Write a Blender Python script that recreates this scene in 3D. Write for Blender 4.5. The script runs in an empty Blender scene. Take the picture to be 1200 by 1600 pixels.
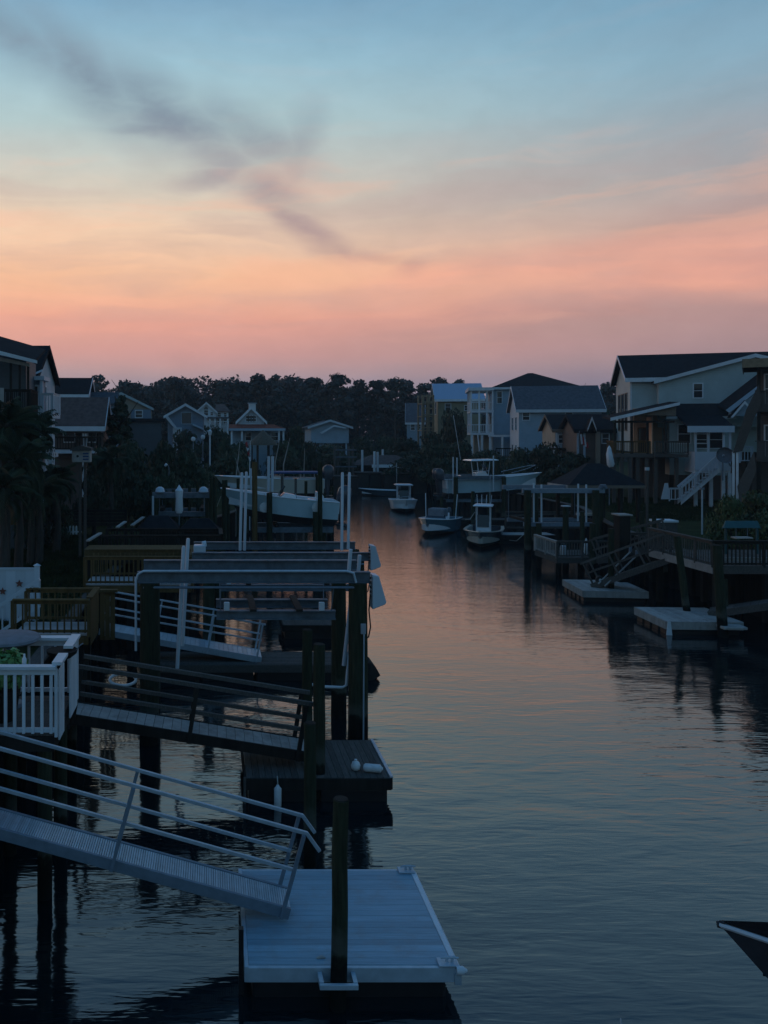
import bpy, math, random
import numpy as np
from mathutils import Vector, Matrix
R = math.radians
C = bpy.context.scene.collection
SC = bpy.context.scene

# ------------------------------------------------------------------ camera
# survey of the place: eye 7.5 m above the water on an upper deck, looking straight along +Y
F, U0, V0, EYE = 1300.0, 330.0, 680.0, 7.5
cam = bpy.data.objects.new('camera', bpy.data.cameras.new('camera'))
C.objects.link(cam)
cam.location = (0, 0, EYE); cam.rotation_euler = (R(90), 0, 0)
cam.data.sensor_fit = 'VERTICAL'; cam.data.sensor_height = 32.0; cam.data.lens = 26.0
cam.data.shift_x = (600 - U0) / 1600; cam.data.shift_y = -(800 - V0) / 1600
cam.data.clip_start = 0.1; cam.data.clip_end = 6000
SC.camera = cam

# ------------------------------------------------------------------ view
SC.view_settings.view_transform = 'Standard'; SC.view_settings.look = 'None'
SC.view_settings.gamma = 1.0; SC.view_settings.use_curve_mapping = False
SC.view_settings.exposure = 0.0

def s2l(r, g, b):
    f = lambda c: (c/255/12.92) if c/255 <= .04045 else ((c/255+.055)/1.055)**2.4
    return (f(r), f(g), f(b), 1)

# ------------------------------------------------------------------ sky: dusk, sun just gone ahead on the left
GLOW_AZ = R(-26)
world = bpy.data.worlds.new("World"); SC.world = world; world.use_nodes = True
nt = world.node_tree; nt.nodes.clear(); NN = nt.nodes.new; LK = nt.links.new
def math_(op, a, b=None, c=None, clamp=False):
    n = NN('ShaderNodeMath'); n.operation = op; n.use_clamp = clamp
    for i, q in enumerate((a, b, c)):
        if q is None: continue
        if isinstance(q, (int, float)): n.inputs[i].default_value = q
        else: LK(q, n.inputs[i])
    return n.outputs[0]
def ramp_(fac, stops):
    n = NN('ShaderNodeValToRGB'); e = n.color_ramp.elements
    n.color_ramp.interpolation = 'B_SPLINE' if False else 'EASE'
    while len(e) < len(stops): e.new(0.5)
    for k, (p, col) in enumerate(stops): e[k].position = p; e[k].color = col
    n.color_ramp.interpolation = 'LINEAR'
    LK(fac, n.inputs[0]); return n.outputs[0]
def mix_(fac, a, b, mode='MIX'):
    n = NN('ShaderNodeMix'); n.data_type = 'RGBA'; n.blend_type = mode
    for i, q in ((0, fac), (6, a), (7, b)):
        if isinstance(q, (int, float)): n.inputs[i].default_value = q
        elif isinstance(q, tuple): n.inputs[i].default_value = q
        else: LK(q, n.inputs[i])
    return n.outputs[2]
def mapr(v, a, b, c, d, smooth=True):
    n = NN('ShaderNodeMapRange'); n.interpolation_type = 'SMOOTHSTEP' if smooth else 'LINEAR'
    n.inputs[1].default_value = a; n.inputs[2].default_value = b; n.inputs[3].default_value = c; n.inputs[4].default_value = d
    LK(v, n.inputs[0]); return n.outputs[0]
tc = NN('ShaderNodeTexCoord'); sep = NN('ShaderNodeSeparateXYZ'); LK(tc.outputs['Generated'], sep.inputs[0])
X_, Y_, Z_ = sep.outputs
el = math_('ARCSINE', math_('MAXIMUM', Z_, -0.02))
az = math_('ARCTAN2', X_, Y_)
comb = NN('ShaderNodeCombineXYZ'); LK(az, comb.inputs[0]); LK(el, comb.inputs[1])
# slow wavy disturbance so that no band is straight
nz = NN('ShaderNodeTexNoise'); nz.inputs['Scale'].default_value = 7.0; nz.inputs['Detail'].default_value = 5.0
nz.inputs['Roughness'].default_value = .55
mp = NN('ShaderNodeMapping'); mp.inputs['Scale'].default_value = (.45, 1.5, 1); LK(comb.outputs[0], mp.inputs[0]); LK(mp.outputs[0], nz.inputs['Vector'])
vs = NN('ShaderNodeVectorMath'); vs.operation = 'SUBTRACT'; LK(nz.outputs['Color'], vs.inputs[0]); vs.inputs[1].default_value = (.5, .5, .5)
vm = NN('ShaderNodeVectorMath'); vm.operation = 'MULTIPLY'; LK(vs.outputs[0], vm.inputs[0]); vm.inputs[1].default_value = (.10, .05, 0)
va = NN('ShaderNodeVectorMath'); va.operation = 'ADD'; LK(comb.outputs[0], va.inputs[0]); LK(vm.outputs[0], va.inputs[1])
warp = va.outputs[0]
sepw = NN('ShaderNodeSeparateXYZ'); LK(warp, sepw.inputs[0])
elw = math_('ADD', math_('MULTIPLY', el, .55), math_('MULTIPLY', sepw.outputs[1], .45))
eln = math_('DIVIDE', elw, R(90), clamp=True)
def E(v, u=330): return math.atan((V0-v)/math.hypot(F, u-U0))/R(90)
warm = ramp_(eln, [(0.0, s2l(140,132,154)), (E(602), s2l(150,144,164)), (E(582), s2l(178,150,158)), (E(555), s2l(208,154,152)), (E(500), s2l(236,166,148)), (E(430), s2l(250,198,163)),
                   (E(360), s2l(246,211,181)), (E(290), s2l(216,208,193)), (E(200), s2l(182,206,208)), (E(100), s2l(158,196,212)), (E(0), s2l(128,172,200)),
                   (.45, s2l(54,106,150)), (.7, s2l(40,100,156)), (1.0, s2l(36,96,154))])
cool = ramp_(eln, [(0.0, s2l(122,116,140)), (E(605,1000), s2l(132,122,144)), (E(560,1000), s2l(164,138,146)), (E(480,1000), s2l(186,146,144)), (E(410,1000), s2l(226,164,150)),
                   (E(350,1000), s2l(196,166,160)), (E(290,1000), s2l(166,164,168)), (E(200,1000), s2l(146,168,182)), (E(100,1000), s2l(134,172,194)), (E(0,1000), s2l(116,160,188)),
                   (.45, s2l(54,104,148)), (.7, s2l(40,100,156)), (1.0, s2l(36,96,154))])
cosg = math_('COSINE', math_('SUBTRACT', az, GLOW_AZ))
skyc = mix_(mapr(cosg, .45, .97, 1, 0), warm, cool)
back = ramp_(eln, [(0.0, s2l(84,120,138)), (.06, s2l(96,132,148)), (.14, s2l(92,138,160)), (.3, s2l(74,128,166)), (.6, s2l(46,106,160)), (1.0, s2l(38,98,156))])
skyc = mix_(mapr(cosg, -.35, .42, 1, 0), skyc, back)
def blob(uv, ln, wd, ang, wt=1.0, inner=0.0):
    u, v = uv
    a = math.atan((u-U0)/F); e = math.atan((V0-v)/math.hypot(F, u-U0))
    m = NN('ShaderNodeMapping'); m.vector_type = 'TEXTURE'; m.inputs['Location'].default_value = (a, e, 0)
    m.inputs['Rotation'].default_value = (0, 0, R(ang)); m.inputs['Scale'].default_value = (ln/F, wd/F, 1)
    LK(warp, m.inputs[0])
    l = NN('ShaderNodeVectorMath'); l.operation = 'LENGTH'; LK(m.outputs[0], l.inputs[0])
    return mapr(l.outputs[1], inner, 1, wt, 0)
def addm(ms):
    r = ms[0]
    for q in ms[1:]: r = math_('MAXIMUM', r, q)
    return r
# smoke-like wisps drifting down across the picture of the sky
nf = NN('ShaderNodeTexNoise'); nf.inputs['Scale'].default_value = 26; nf.inputs['Detail'].default_value = 6; nf.inputs['Roughness'].default_value = .6
mf = NN('ShaderNodeMapping'); mf.inputs['Scale'].default_value = (.6, 1.2, 1); mf.inputs['Rotation'].default_value = (0, 0, R(28)); LK(warp, mf.inputs[0]); LK(mf.outputs[0], nf.inputs['Vector'])
wis = addm([blob((10,55), 240, 56, -24, .8), blob((140,125), 210, 70, -36, .95), blob((270,195), 220, 48, -16), blob((280,207), 200, 22, 0), blob((345,272), 130, 24, 3, .75), blob((400,222), 180, 56, -26, .8), blob((230,165), 170, 66, -32, .9), blob((340,240), 160, 60, -28, .75),
            blob((462,250), 120, 50, 72, .66), blob((430,295), 120, 50, -20, .9), blob((470,345), 150, 36, -38, .98), blob((520,382), 90, 22, -30, .8), blob((570,398), 110, 20, -12, .6), blob((640,416), 50, 22, 10, .7)])
wism = math_('MULTIPLY', wis, mapr(nf.outputs[0], .28, .66, .62, 1))
wisp_col = mix_(mapr(eln, E(420), E(150), 0, 1), s2l(176,140,142), s2l(122,140,158))
skyc = mix_(math_('MULTIPLY', wism, .9), skyc, wisp_col)
# a grey veil over the middle right and a rosy streak under it
skyc = mix_(math_('MULTIPLY', blob((760,300), 560, 90, 6), .34), skyc, s2l(170,164,166))
skyc = mix_(math_('MULTIPLY', addm([blob((930,395), 430, 38, 4), blob((1150,430), 260, 40, -8), blob((700,425), 260, 34, 8)]), .55), skyc, s2l(250,176,152))
skyc = mix_(math_('MULTIPLY', addm([blob((800,520), 420, 55, 3), blob((1120,330), 260, 45, 10)]), .35), skyc, s2l(170,142,142))
skyc = mix_(math_('MULTIPLY', addm([blob((60,440), 240, 60, 0), blob((430,430), 330, 45, 4)]), .3), skyc, s2l(255,190,146))
# thin stretched layers, slightly rosier or greyer than the sky between them
ml = NN('ShaderNodeMapping'); ml.inputs['Scale'].default_value = (1.6, 13, 1); ml.inputs['Rotation'].default_value = (0, 0, R(5)); LK(warp, ml.inputs[0])
nl = NN('ShaderNodeTexNoise'); nl.inputs['Scale'].default_value = 2.2; nl.inputs['Detail'].default_value = 5; nl.inputs['Roughness'].default_value = .55; nl.inputs['Distortion'].default_value = .4; LK(ml.outputs[0], nl.inputs['Vector'])
lay = mapr(nl.outputs[0], .42, .68, 0, 1); low = mapr(eln, E(560), E(470), .25, 1); high = mapr(eln, E(330), E(180), 1, .12)
skyc = mix_(math_('MULTIPLY', math_('MULTIPLY', lay, math_('MULTIPLY', low, high)), .30), skyc, s2l(186,160,158))
lay2 = mapr(nl.outputs[0], .50, .30, 0, 1)
skyc = mix_(math_('MULTIPLY', math_('MULTIPLY', lay2, math_('MULTIPLY', low, high)), .28), skyc, s2l(255,186,156))
# fine mottling
mott = mapr(nf.outputs[0], .25, .75, .95, 1.05, False)
vmul = NN('ShaderNodeVectorMath'); vmul.operation = 'SCALE'; LK(skyc, vmul.inputs[0])
behind = math_('MULTIPLY', mapr(cosg, -1, .5, .95, 1), mott)
LK(behind, vmul.inputs['Scale'])
nish = NN('ShaderNodeTexSky'); nish.sky_type = 'NISHITA'; nish.sun_disc = False
nish.sun_elevation = R(1.5); nish.sun_rotation = GLOW_AZ; nish.altitude = 0; nish.air_density = 1.0; nish.dust_density = 1.0
bg = NN('ShaderNodeBackground'); bg.inputs['Strength'].default_value = 0.96; LK(vmul.outputs[0], bg.inputs['Color'])
bg2 = NN('ShaderNodeBackground'); bg2.inputs['Strength'].default_value = 0.01; LK(nish.outputs[0], bg2.inputs['Color'])
adds = NN('ShaderNodeAddShader'); LK(bg.outputs[0], adds.inputs[0]); LK(bg2.outputs[0], adds.inputs[1])
wo = NN('ShaderNodeOutputWorld'); LK(adds.outputs[0], wo.inputs['Surface'])

# the last of the sun: a faint, very soft, warm light from low on the left
sl = bpy.data.lights.new('sun', 'SUN'); sl.energy = 0.06; sl.angle = R(14); sl.color = (1.0, .62, .40)
sun = bpy.data.objects.new('sun', sl); C.objects.link(sun)
sd = Vector((math.sin(R(-60))*math.cos(R(5)), math.cos(R(-60))*math.cos(R(5)), math.sin(R(5))))
sun.rotation_euler = sd.to_track_quat('Z', 'Y').to_euler(); sun.location = (-40, 20, 40)

# ------------------------------------------------------------------ materials
def new_mat(name):
    m = bpy.data.materials.new(name); m.use_nodes = True
    return m, m.node_tree, m.node_tree.nodes['Principled BSDF']
def mat(name, col, rough=.6, var=.25, scale=4.0, stretch=(1,1,1), bump=0.0, metal=0.0, spec=.4, rnd=.12, dirt=None, coat=0):
    """procedural colour: noise variation, optional stretched grain, optional dirt, per-object variation"""
    m, t, b = new_mat(name); N = t.nodes.new; L = t.links.new
    co = N('ShaderNodeTexCoord'); mpn = N('ShaderNodeMapping'); mpn.inputs['Scale'].default_value = stretch
    oi = N('ShaderNodeObjectInfo')
    ad = N('ShaderNodeVectorMath'); ad.operation = 'ADD'; L(co.outputs['Object'], ad.inputs[0])
    sc = N('ShaderNodeVectorMath'); sc.operation = 'SCALE'; L(oi.outputs['Location'], sc.inputs[0]); sc.inputs['Scale'].default_value = 1.37
    L(sc.outputs[0], ad.inputs[1]); L(ad.outputs[0], mpn.inputs[0])
    n = N('ShaderNodeTexNoise'); n.inputs['Scale'].default_value = scale; n.inputs['Detail'].default_value = 6; n.inputs['Roughness'].default_value = .6
    L(mpn.outputs[0], n.inputs['Vector'])
    mr = N('ShaderNodeMapRange'); mr.inputs[1].default_value = .28; mr.inputs[2].default_value = .72
    mr.inputs[3].default_value = 1-var; mr.inputs[4].default_value = 1+var; L(n.outputs[0], mr.inputs[0])
    r2 = N('ShaderNodeMapRange'); r2.inputs[3].default_value = 1-rnd; r2.inputs[4].default_value = 1+rnd; L(oi.outputs['Random'], r2.inputs[0])
    mu = N('ShaderNodeMath'); mu.operation = 'MULTIPLY'; L(mr.outputs[0], mu.inputs[0]); L(r2.outputs[0], mu.inputs[1])
    vv = N('ShaderNodeVectorMath'); vv.operation = 'SCALE'; vv.inputs[0].default_value = col[:3]; L(mu.outputs[0], vv.inputs['Scale'])
    out = vv.outputs[0]
    if dirt:
        n2 = N('ShaderNodeTexNoise'); n2.inputs['Scale'].default_value = scale*.3; n2.inputs['Detail'].default_value = 8; n2.inputs['Roughness'].default_value = .7
        L(ad.outputs[0], n2.inputs['Vector'])
        m2 = N('ShaderNodeMapRange'); m2.inputs[1].default_value = .5; m2.inputs[2].default_value = .72; m2.inputs[3].default_value = 0; m2.inputs[4].default_value = .75; L(n2.outputs[0], m2.inputs[0])
        mx = N('ShaderNodeMix'); mx.data_type = 'RGBA'; L(m2.outputs[0], mx.inputs[0]); L(out, mx.inputs[6]); mx.inputs[7].default_value = (*dirt[:3], 1)
        out = mx.outputs[2]
    L(out, b.inputs['Base Color'])
    b.inputs['Roughness'].default_value = rough; b.inputs['Metallic'].default_value = metal; b.inputs['Specular IOR Level'].default_value = spec
    if coat: b.inputs['Coat Weight'].default_value = coat; b.inputs['Coat Roughness'].default_value = .1
    if bump:
        bp = N('ShaderNodeBump'); bp.inputs['Strength'].default_value = bump; bp.inputs['Distance'].default_value = .02
        L(n.outputs[0], bp.inputs['Height']); L(bp.outputs[0], b.inputs['Normal'])
    return m
def tide_piling():
    m = M['piling']; t = m.node_tree; b = t.nodes['Principled BSDF']; N = t.nodes.new; L = t.links.new
    src = b.inputs['Base Color'].links[0].from_socket
    co = N('ShaderNodeTexCoord'); sp = N('ShaderNodeSeparateXYZ'); L(co.outputs['Object'], sp.inputs[0])
    n = N('ShaderNodeTexNoise'); n.inputs['Scale'].default_value = 5; n.inputs['Detail'].default_value = 5; L(co.outputs['Object'], n.inputs['Vector'])
    z = N('ShaderNodeMath'); z.operation = 'MULTIPLY_ADD'; L(n.outputs[0], z.inputs[0]); z.inputs[1].default_value = -.5; L(sp.outputs[2], z.inputs[2])
    def band(a, b_, c, d):
        r = N('ShaderNodeMapRange'); r.inputs[1].default_value = a; r.inputs[2].default_value = b_; r.inputs[3].default_value = c; r.inputs[4].default_value = d; L(z.outputs[0], r.inputs[0]); return r.outputs[0]
    x1 = N('ShaderNodeMix'); x1.data_type = 'RGBA'; L(band(.35, .5, 1, 0), x1.inputs[0]); L(src, x1.inputs[6]); x1.inputs[7].default_value = (.008,.010,.009,1)
    k = N('ShaderNodeMath'); k.operation = 'MULTIPLY'; L(band(.42, .5, 0, .55), k.inputs[0]); L(band(.62, .85, 1, 0), k.inputs[1])
    x2 = N('ShaderNodeMix'); x2.data_type = 'RGBA'; L(k.outputs[0], x2.inputs[0]); L(x1.outputs[2], x2.inputs[6]); x2.inputs[7].default_value = (.10,.105,.09,1)
    L(x2.outputs[2], b.inputs['Base Color'])
def siding(name, col, pitch=.18, rough=.65):
    m = mat(name, col, rough, .10, 1.2, dirt=None)
    t = m.node_tree; b = t.nodes['Principled BSDF']; N = t.nodes.new; L = t.links.new
    co = N('ShaderNodeTexCoord'); sp = N('ShaderNodeSeparateXYZ'); L(co.outputs['Object'], sp.inputs[0])
    d = N('ShaderNodeMath'); d.operation = 'DIVIDE'; L(sp.outputs[2], d.inputs[0]); d.inputs[1].default_value = pitch
    fr = N('ShaderNodeMath'); fr.operation = 'FRACT'; L(d.outputs[0], fr.inputs[0])
    iv = N('ShaderNodeMath'); iv.operation = 'SUBTRACT'; iv.inputs[0].default_value = 1; L(fr.outputs[0], iv.inputs[1])
    bp = N('ShaderNodeBump'); bp.inputs['Strength'].default_value = .8; bp.inputs['Distance'].default_value = .03
    L(iv.outputs[0], bp.inputs['Height']); L(bp.outputs[0], b.inputs['Normal'])
    return m
def shingle(name, col):
    m = mat(name, col, .95, .3, 3.0, (1,1,1), spec=.08)
    t = m.node_tree; b = t.nodes['Principled BSDF']; N = t.nodes.new; L = t.links.new
    co = N('ShaderNodeTexCoord'); br = N('ShaderNodeTexBrick'); br.inputs['Scale'].default_value = 3.2
    br.inputs['Color1'].default_value = (1,1,1,1); br.inputs['Color2'].default_value = (.6,.6,.6,1); br.inputs['Mortar'].default_value = (0,0,0,1)
    L(co.outputs['Object'], br.inputs['Vector'])
    bp = N('ShaderNodeBump'); bp.inputs['Strength'].default_value = .5; bp.inputs['Distance'].default_value = .02
    L(br.outputs['Color'], bp.inputs['Height']); L(bp.outputs[0], b.inputs['Normal'])
    return m
M = {}
M['water'] = None
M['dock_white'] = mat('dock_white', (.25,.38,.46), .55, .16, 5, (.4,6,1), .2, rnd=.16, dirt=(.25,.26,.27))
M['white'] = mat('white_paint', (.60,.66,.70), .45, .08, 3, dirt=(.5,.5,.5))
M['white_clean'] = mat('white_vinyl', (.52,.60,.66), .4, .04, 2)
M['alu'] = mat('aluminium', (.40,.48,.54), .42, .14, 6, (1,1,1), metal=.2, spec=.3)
M['alu_dark'] = mat('dull_or_shaded_aluminium', (.17,.22,.27), .5, .18, 6, metal=.1, spec=.25)
M['steel'] = mat('galvanised_beam', (.11,.145,.175), .6, .25, 5, metal=0, spec=.2, dirt=(.06,.06,.06))
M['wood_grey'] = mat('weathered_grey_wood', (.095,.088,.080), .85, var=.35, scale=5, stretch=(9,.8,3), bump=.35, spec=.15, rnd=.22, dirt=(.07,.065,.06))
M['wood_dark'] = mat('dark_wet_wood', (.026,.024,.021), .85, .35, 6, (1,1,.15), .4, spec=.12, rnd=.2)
M['wood_brown'] = mat('brown_stained_wood', (.12,.080,.034), .85, .3, 6, (1,1,.2), .3, spec=.12, rnd=.18)
M['wood_pale'] = mat('pale_wood', (.34,.33,.31), .75, .2, 6, (1,1,.2), .3, rnd=.15, dirt=(.15,.14,.13))
M['piling'] = mat('mossy_piling', (.030,.036,.022), .9, .45, 7, (3,3,.25), .7, spec=.12, rnd=.2, dirt=(.025,.035,.02))
tide_piling()
M['black'] = mat('black_plastic_float', (.012,.012,.013), .5, .3, 4)
M['rubber'] = mat('black_rubber', (.02,.02,.022), .6, .2, 8)
M['glass'] = mat('dark_glass', (.02,.025,.03), .06, .1, 2, spec=.6)
M['hull_white'] = mat('white_gelcoat', (.74,.77,.79), .25, .06, 2, coat=.4)
M['hull_blue'] = mat('blue_gelcoat', (.07,.15,.20), .25, .08, 2, coat=.4)
M['hull_pale'] = mat('pale_blue_gelcoat', (.42,.58,.64), .25, .06, 2, coat=.4)
M['hull_mauve'] = mat('mauve_gelcoat', (.05,.05,.058), .4, .2, 4)
M['cover_black'] = mat('black_boat_cover', (.010,.010,.011), .95, .3, 8, spec=.02)
M['hull_dark'] = mat('navy_gelcoat', (.03,.045,.06), .25, .08, 2, coat=.4)
M['hull_cream'] = mat('cream_gelcoat', (.48,.46,.40), .3, .06, 2, coat=.3)
M['antifoul'] = mat('dark_bottom_paint', (.05,.06,.065), .7, .3, 5)
M['red_paint'] = mat('red_bottom_paint', (.30,.06,.04), .6, .2, 5)
M['cowl'] = mat('black_engine_cowling', (.05,.056,.07), .3, .15, 3, coat=.3)
M['canvas_blue'] = mat('blue_canvas', (.04,.07,.17), .8, .2, 6)
M['canvas_grey'] = mat('grey_canvas', (.16,.17,.19), .85, .2, 6)
M['fender'] = mat('white_fender_vinyl', (.62,.64,.64), .45, .15, 8)
M['rope'] = mat('dock_line', (.45,.43,.38), .85, .2, 20)
M['leaf_dark'] = mat('dark_foliage', (.034,.050,.026), .7, .5, 1.3, rnd=.3)
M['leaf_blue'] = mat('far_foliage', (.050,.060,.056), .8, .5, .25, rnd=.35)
M['leaf_green'] = mat('green_foliage', (.060,.090,.030), .65, .45, 2.0, rnd=.3)
M['leaf_plant'] = mat('pot_plant_leaves', (.14,.30,.09), .55, .5, 14)
M['frond'] = mat('palm_frond', (.040,.062,.034), .6, .4, 2, rnd=.35)
M['thatch'] = mat('palm_thatch', (.11,.09,.065), .9, .4, 7, (1,1,.15), .6)
M['bark'] = mat('bark', (.05,.042,.035), .9, .4, 5, (3,3,.4), .6)
M['grass'] = mat('lawn', (.026,.036,.014), .95, .5, .7, bump=.3, spec=.04)
M['mulch'] = mat('dark_soil', (.05,.042,.034), .95, .4, 3, bump=.4)
M['bulk'] = mat('bulkhead_timber', (.016,.015,.014), .95, .4, 2, (5,5,.3), .6, spec=.08)
M['conc'] = mat('pale_concrete', (.36,.35,.33), .85, .15, 3, bump=.1)
M['sid_blue'] = siding('blue_siding', (.22,.31,.38))
M['sid_white'] = siding('white_siding', (.50,.56,.60))
M['sid_cream'] = siding('cream_siding', (.36,.44,.44))
M['sid_grey'] = siding('grey_blue_siding', (.30,.40,.48))
M['sid_slate'] = siding('slate_blue_siding', (.15,.21,.27))
M['sid_yellow'] = siding('yellow_ochre_siding', (.24,.22,.14))
M['sid_tan'] = siding('tan_siding', (.32,.28,.22))
M['sid_dark'] = siding('dark_grey_siding', (.07,.085,.095))
M['sid_brown'] = siding('brown_siding', (.10,.08,.07))
M['roof_dark'] = shingle('charcoal_shingles', (.022,.024,.028))
M['roof_brown'] = shingle('brown_shingles', (.135,.095,.085))
M['roof_red'] = shingle('red_shingles', (.22,.07,.05))
M['roof_grey'] = shingle('grey_shingles', (.09,.10,.115))
M['roof_metal'] = mat('pale_metal_roof', (.40,.46,.56), .35, .06, 1, (8,.2,.2), .15, metal=.3)
M['sid_glow'] = siding('glow_tinted_siding', (.52,.38,.27))  # porch siding with the warm sunset glow put into its colour
M['soffit'] = mat('brown_soffit', (.16,.13,.10), .8, .2, 3)
M['teal'] = mat('teal_paint', (.015,.085,.095), .6, .2, 4)
M['red'] = mat('red_cloth', (.40,.05,.05), .85, .15, 5)
M['rust'] = mat('rusty_star', (.16,.06,.045), .7, .3, 9)
M['scaff'] = mat('raw_timber', (.24,.19,.12), .8, .25, 5)
M['skin_box'] = mat('grey_electric_box', (.28,.31,.34), .5, .1, 4)

# ------------------------------------------------------------------ mesh helpers
class MB:
    def __init__(s, off=(0,0,0)): s.v = []; s.f = []; s.o = Vector(off)
    def pts(s, ps):
        k = len(s.v); s.v += [tuple(Vector(p) - s.o) for p in ps]; return k
    def face(s, *ps):
        k = s.pts(ps); s.f.append(tuple(range(k, k+len(ps)))); return s
    def box(s, x0, x1, y0, y1, z0, z1):
        k = s.pts([(x0,y0,z0),(x1,y0,z0),(x1,y1,z0),(x0,y1,z0),(x0,y0,z1),(x1,y0,z1),(x1,y1,z1),(x0,y1,z1)])
        for q in ((0,3,2,1),(4,5,6,7),(0,1,5,4),(1,2,6,5),(2,3,7,6),(3,0,4,7)): s.f.append(tuple(k+i for i in q))
        return s
    def prism(s, poly, ext):
        n = len(poly); e = Vector(ext); a = [Vector(p) for p in poly]; k = s.pts(a + [p+e for p in a])
        s.f.append(tuple(k+i for i in reversed(range(n)))); s.f.append(tuple(k+n+i for i in range(n)))
        for i in range(n): j = (i+1) % n; s.f.append((k+i, k+j, k+n+j, k+n+i))
        return s
    def bar(s, p0, p1, w, h, up=(0,0,1)):
        a, b = Vector(p0), Vector(p1); d = (b-a).normalized(); u = Vector(up)
        if abs(d.dot(u)) > .98: u = Vector((0,1,0))
        x = d.cross(u).normalized(); y = x.cross(d).normalized()
        q = [x*(-w/2)+y*(-h/2), x*(w/2)+y*(-h/2), x*(w/2)+y*(h/2), x*(-w/2)+y*(h/2)]
        return s.prism([a+i for i in q], b-a)
    def path(s, pts, r, n=8, cap=True):
        ps = [Vector(p) for p in pts]; rr = r if isinstance(r, (list, tuple)) else [r]*len(ps)
        t0 = (ps[1]-ps[0]).normalized(); u = Vector((0,0,1)) if abs(t0.z) < .9 else Vector((1,0,0))
        x = t0.cross(u).normalized(); rings = []
        for i, p in enumerate(ps):
            t = (ps[min(i+1, len(ps)-1)] - ps[max(i-1, 0)]).normalized()
            x = (x - t*x.dot(t)).normalized(); y = t.cross(x)
            rings.append([p + (x*math.cos(a)+y*math.sin(a))*rr[i] for a in (2*math.pi*k/n for k in range(n))])
        return s.loft(rings, cap)
    def tube(s, p0, p1, r, r1=None, n=8): return s.path([p0, p1], [r, r if r1 is None else r1], n)
    def loft(s, rings, cap=True, close=True):
        n = len(rings[0]); ks = [s.pts(r) for r in rings]
        for a, b in zip(ks[:-1], ks[1:]):
            for i in range(n if close else n-1):
                j = (i+1) % n; s.f.append((a+i, a+j, b+j, b+i))
        if cap:
            s.f.append(tuple(ks[0]+i for i in reversed(range(n)))); s.f.append(tuple(ks[-1]+i for i in range(n)))
        return s
    def slab(s, quad, th):
        """a sloping sheet (roof plane) given by its corner points, thickened downwards"""
        return s.prism(quad, (0,0,-th))
    def mesh(s, name):
        me = bpy.data.meshes.new(name); me.from_pydata(s.v, [], s.f)
        import bmesh
        b = bmesh.new(); b.from_mesh(me); bmesh.ops.recalc_face_normals(b, faces=b.faces[:]); b.to_mesh(me); b.free()
        return me
    def build(s, name, m, parent=None, loc=None, smooth=False, bevel=0, label=None):
        me = s.mesh(name); me.materials.append(M[m] if isinstance(m, str) else m)
        if smooth:
            for p in me.polygons: p.use_smooth = True
            me.set_sharp_from_angle(angle=R(42))
        o = bpy.data.objects.new(name, me); C.objects.link(o)
        if parent: o.parent = parent
        if loc is not None: o.location = loc
        if bevel:
            bm = o.modifiers.new('bevel', 'BEVEL'); bm.width = bevel; bm.segments = 2; bm.limit_method = 'ANGLE'
        if label: o['label'] = label
        return o
def tag(o, label=None, cat=None, group=None, kind=None):
    if label: o['label'] = label
    if cat: o['category'] = cat
    if group: o['group'] = group
    if kind: o['kind'] = kind
    return o
def thing(name, label, cat, loc=(0,0,0), rz=0, group=None):
    o = bpy.data.objects.new(name, None); C.objects.link(o); o.location = loc; o.rotation_euler = (0,0,rz)
    return tag(o, label, cat, group)
def struct(name, mb, m): return tag(mb.build(name, m), kind='structure')
def dup(root, loc=None, rz=None, label=None, scale=None):
    r = root.copy(); C.objects.link(r)
    if loc is not None: r.location = loc
    if rz is not None: r.rotation_euler = (0,0,rz)
    if scale is not None: r.scale = scale
    if label: r['label'] = label
    for ch in list(root.children):
        c = ch.copy(); C.objects.link(c); c.parent = r
        for g in list(ch.children):
            d = g.copy(); C.objects.link(d); d.parent = c
    return r
def pieces(name, mb, m, parent, places, smooth=False):
    """alike pieces that share one mesh; places = (location, rotation euler) pairs"""
    me = mb.mesh(name); me.materials.append(M[m])
    if smooth:
        for p in me.polygons: p.use_smooth = True
        me.set_sharp_from_angle(angle=R(42))
    for lo, ro in places:
        o = bpy.data.objects.new(name, me); C.objects.link(o); o.parent = parent; o.location = lo; o.rotation_euler = ro
def XU(u, D): return (u-U0)*D/F
def ZV(v, D): return EYE-(v-V0)*D/F
def P(u, v, D): return Vector((XU(u,D), D, ZV(v,D)))
def DW(v, z=0): return (EYE-z)*F/(v-V0)
rnd = random.Random(7)
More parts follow.
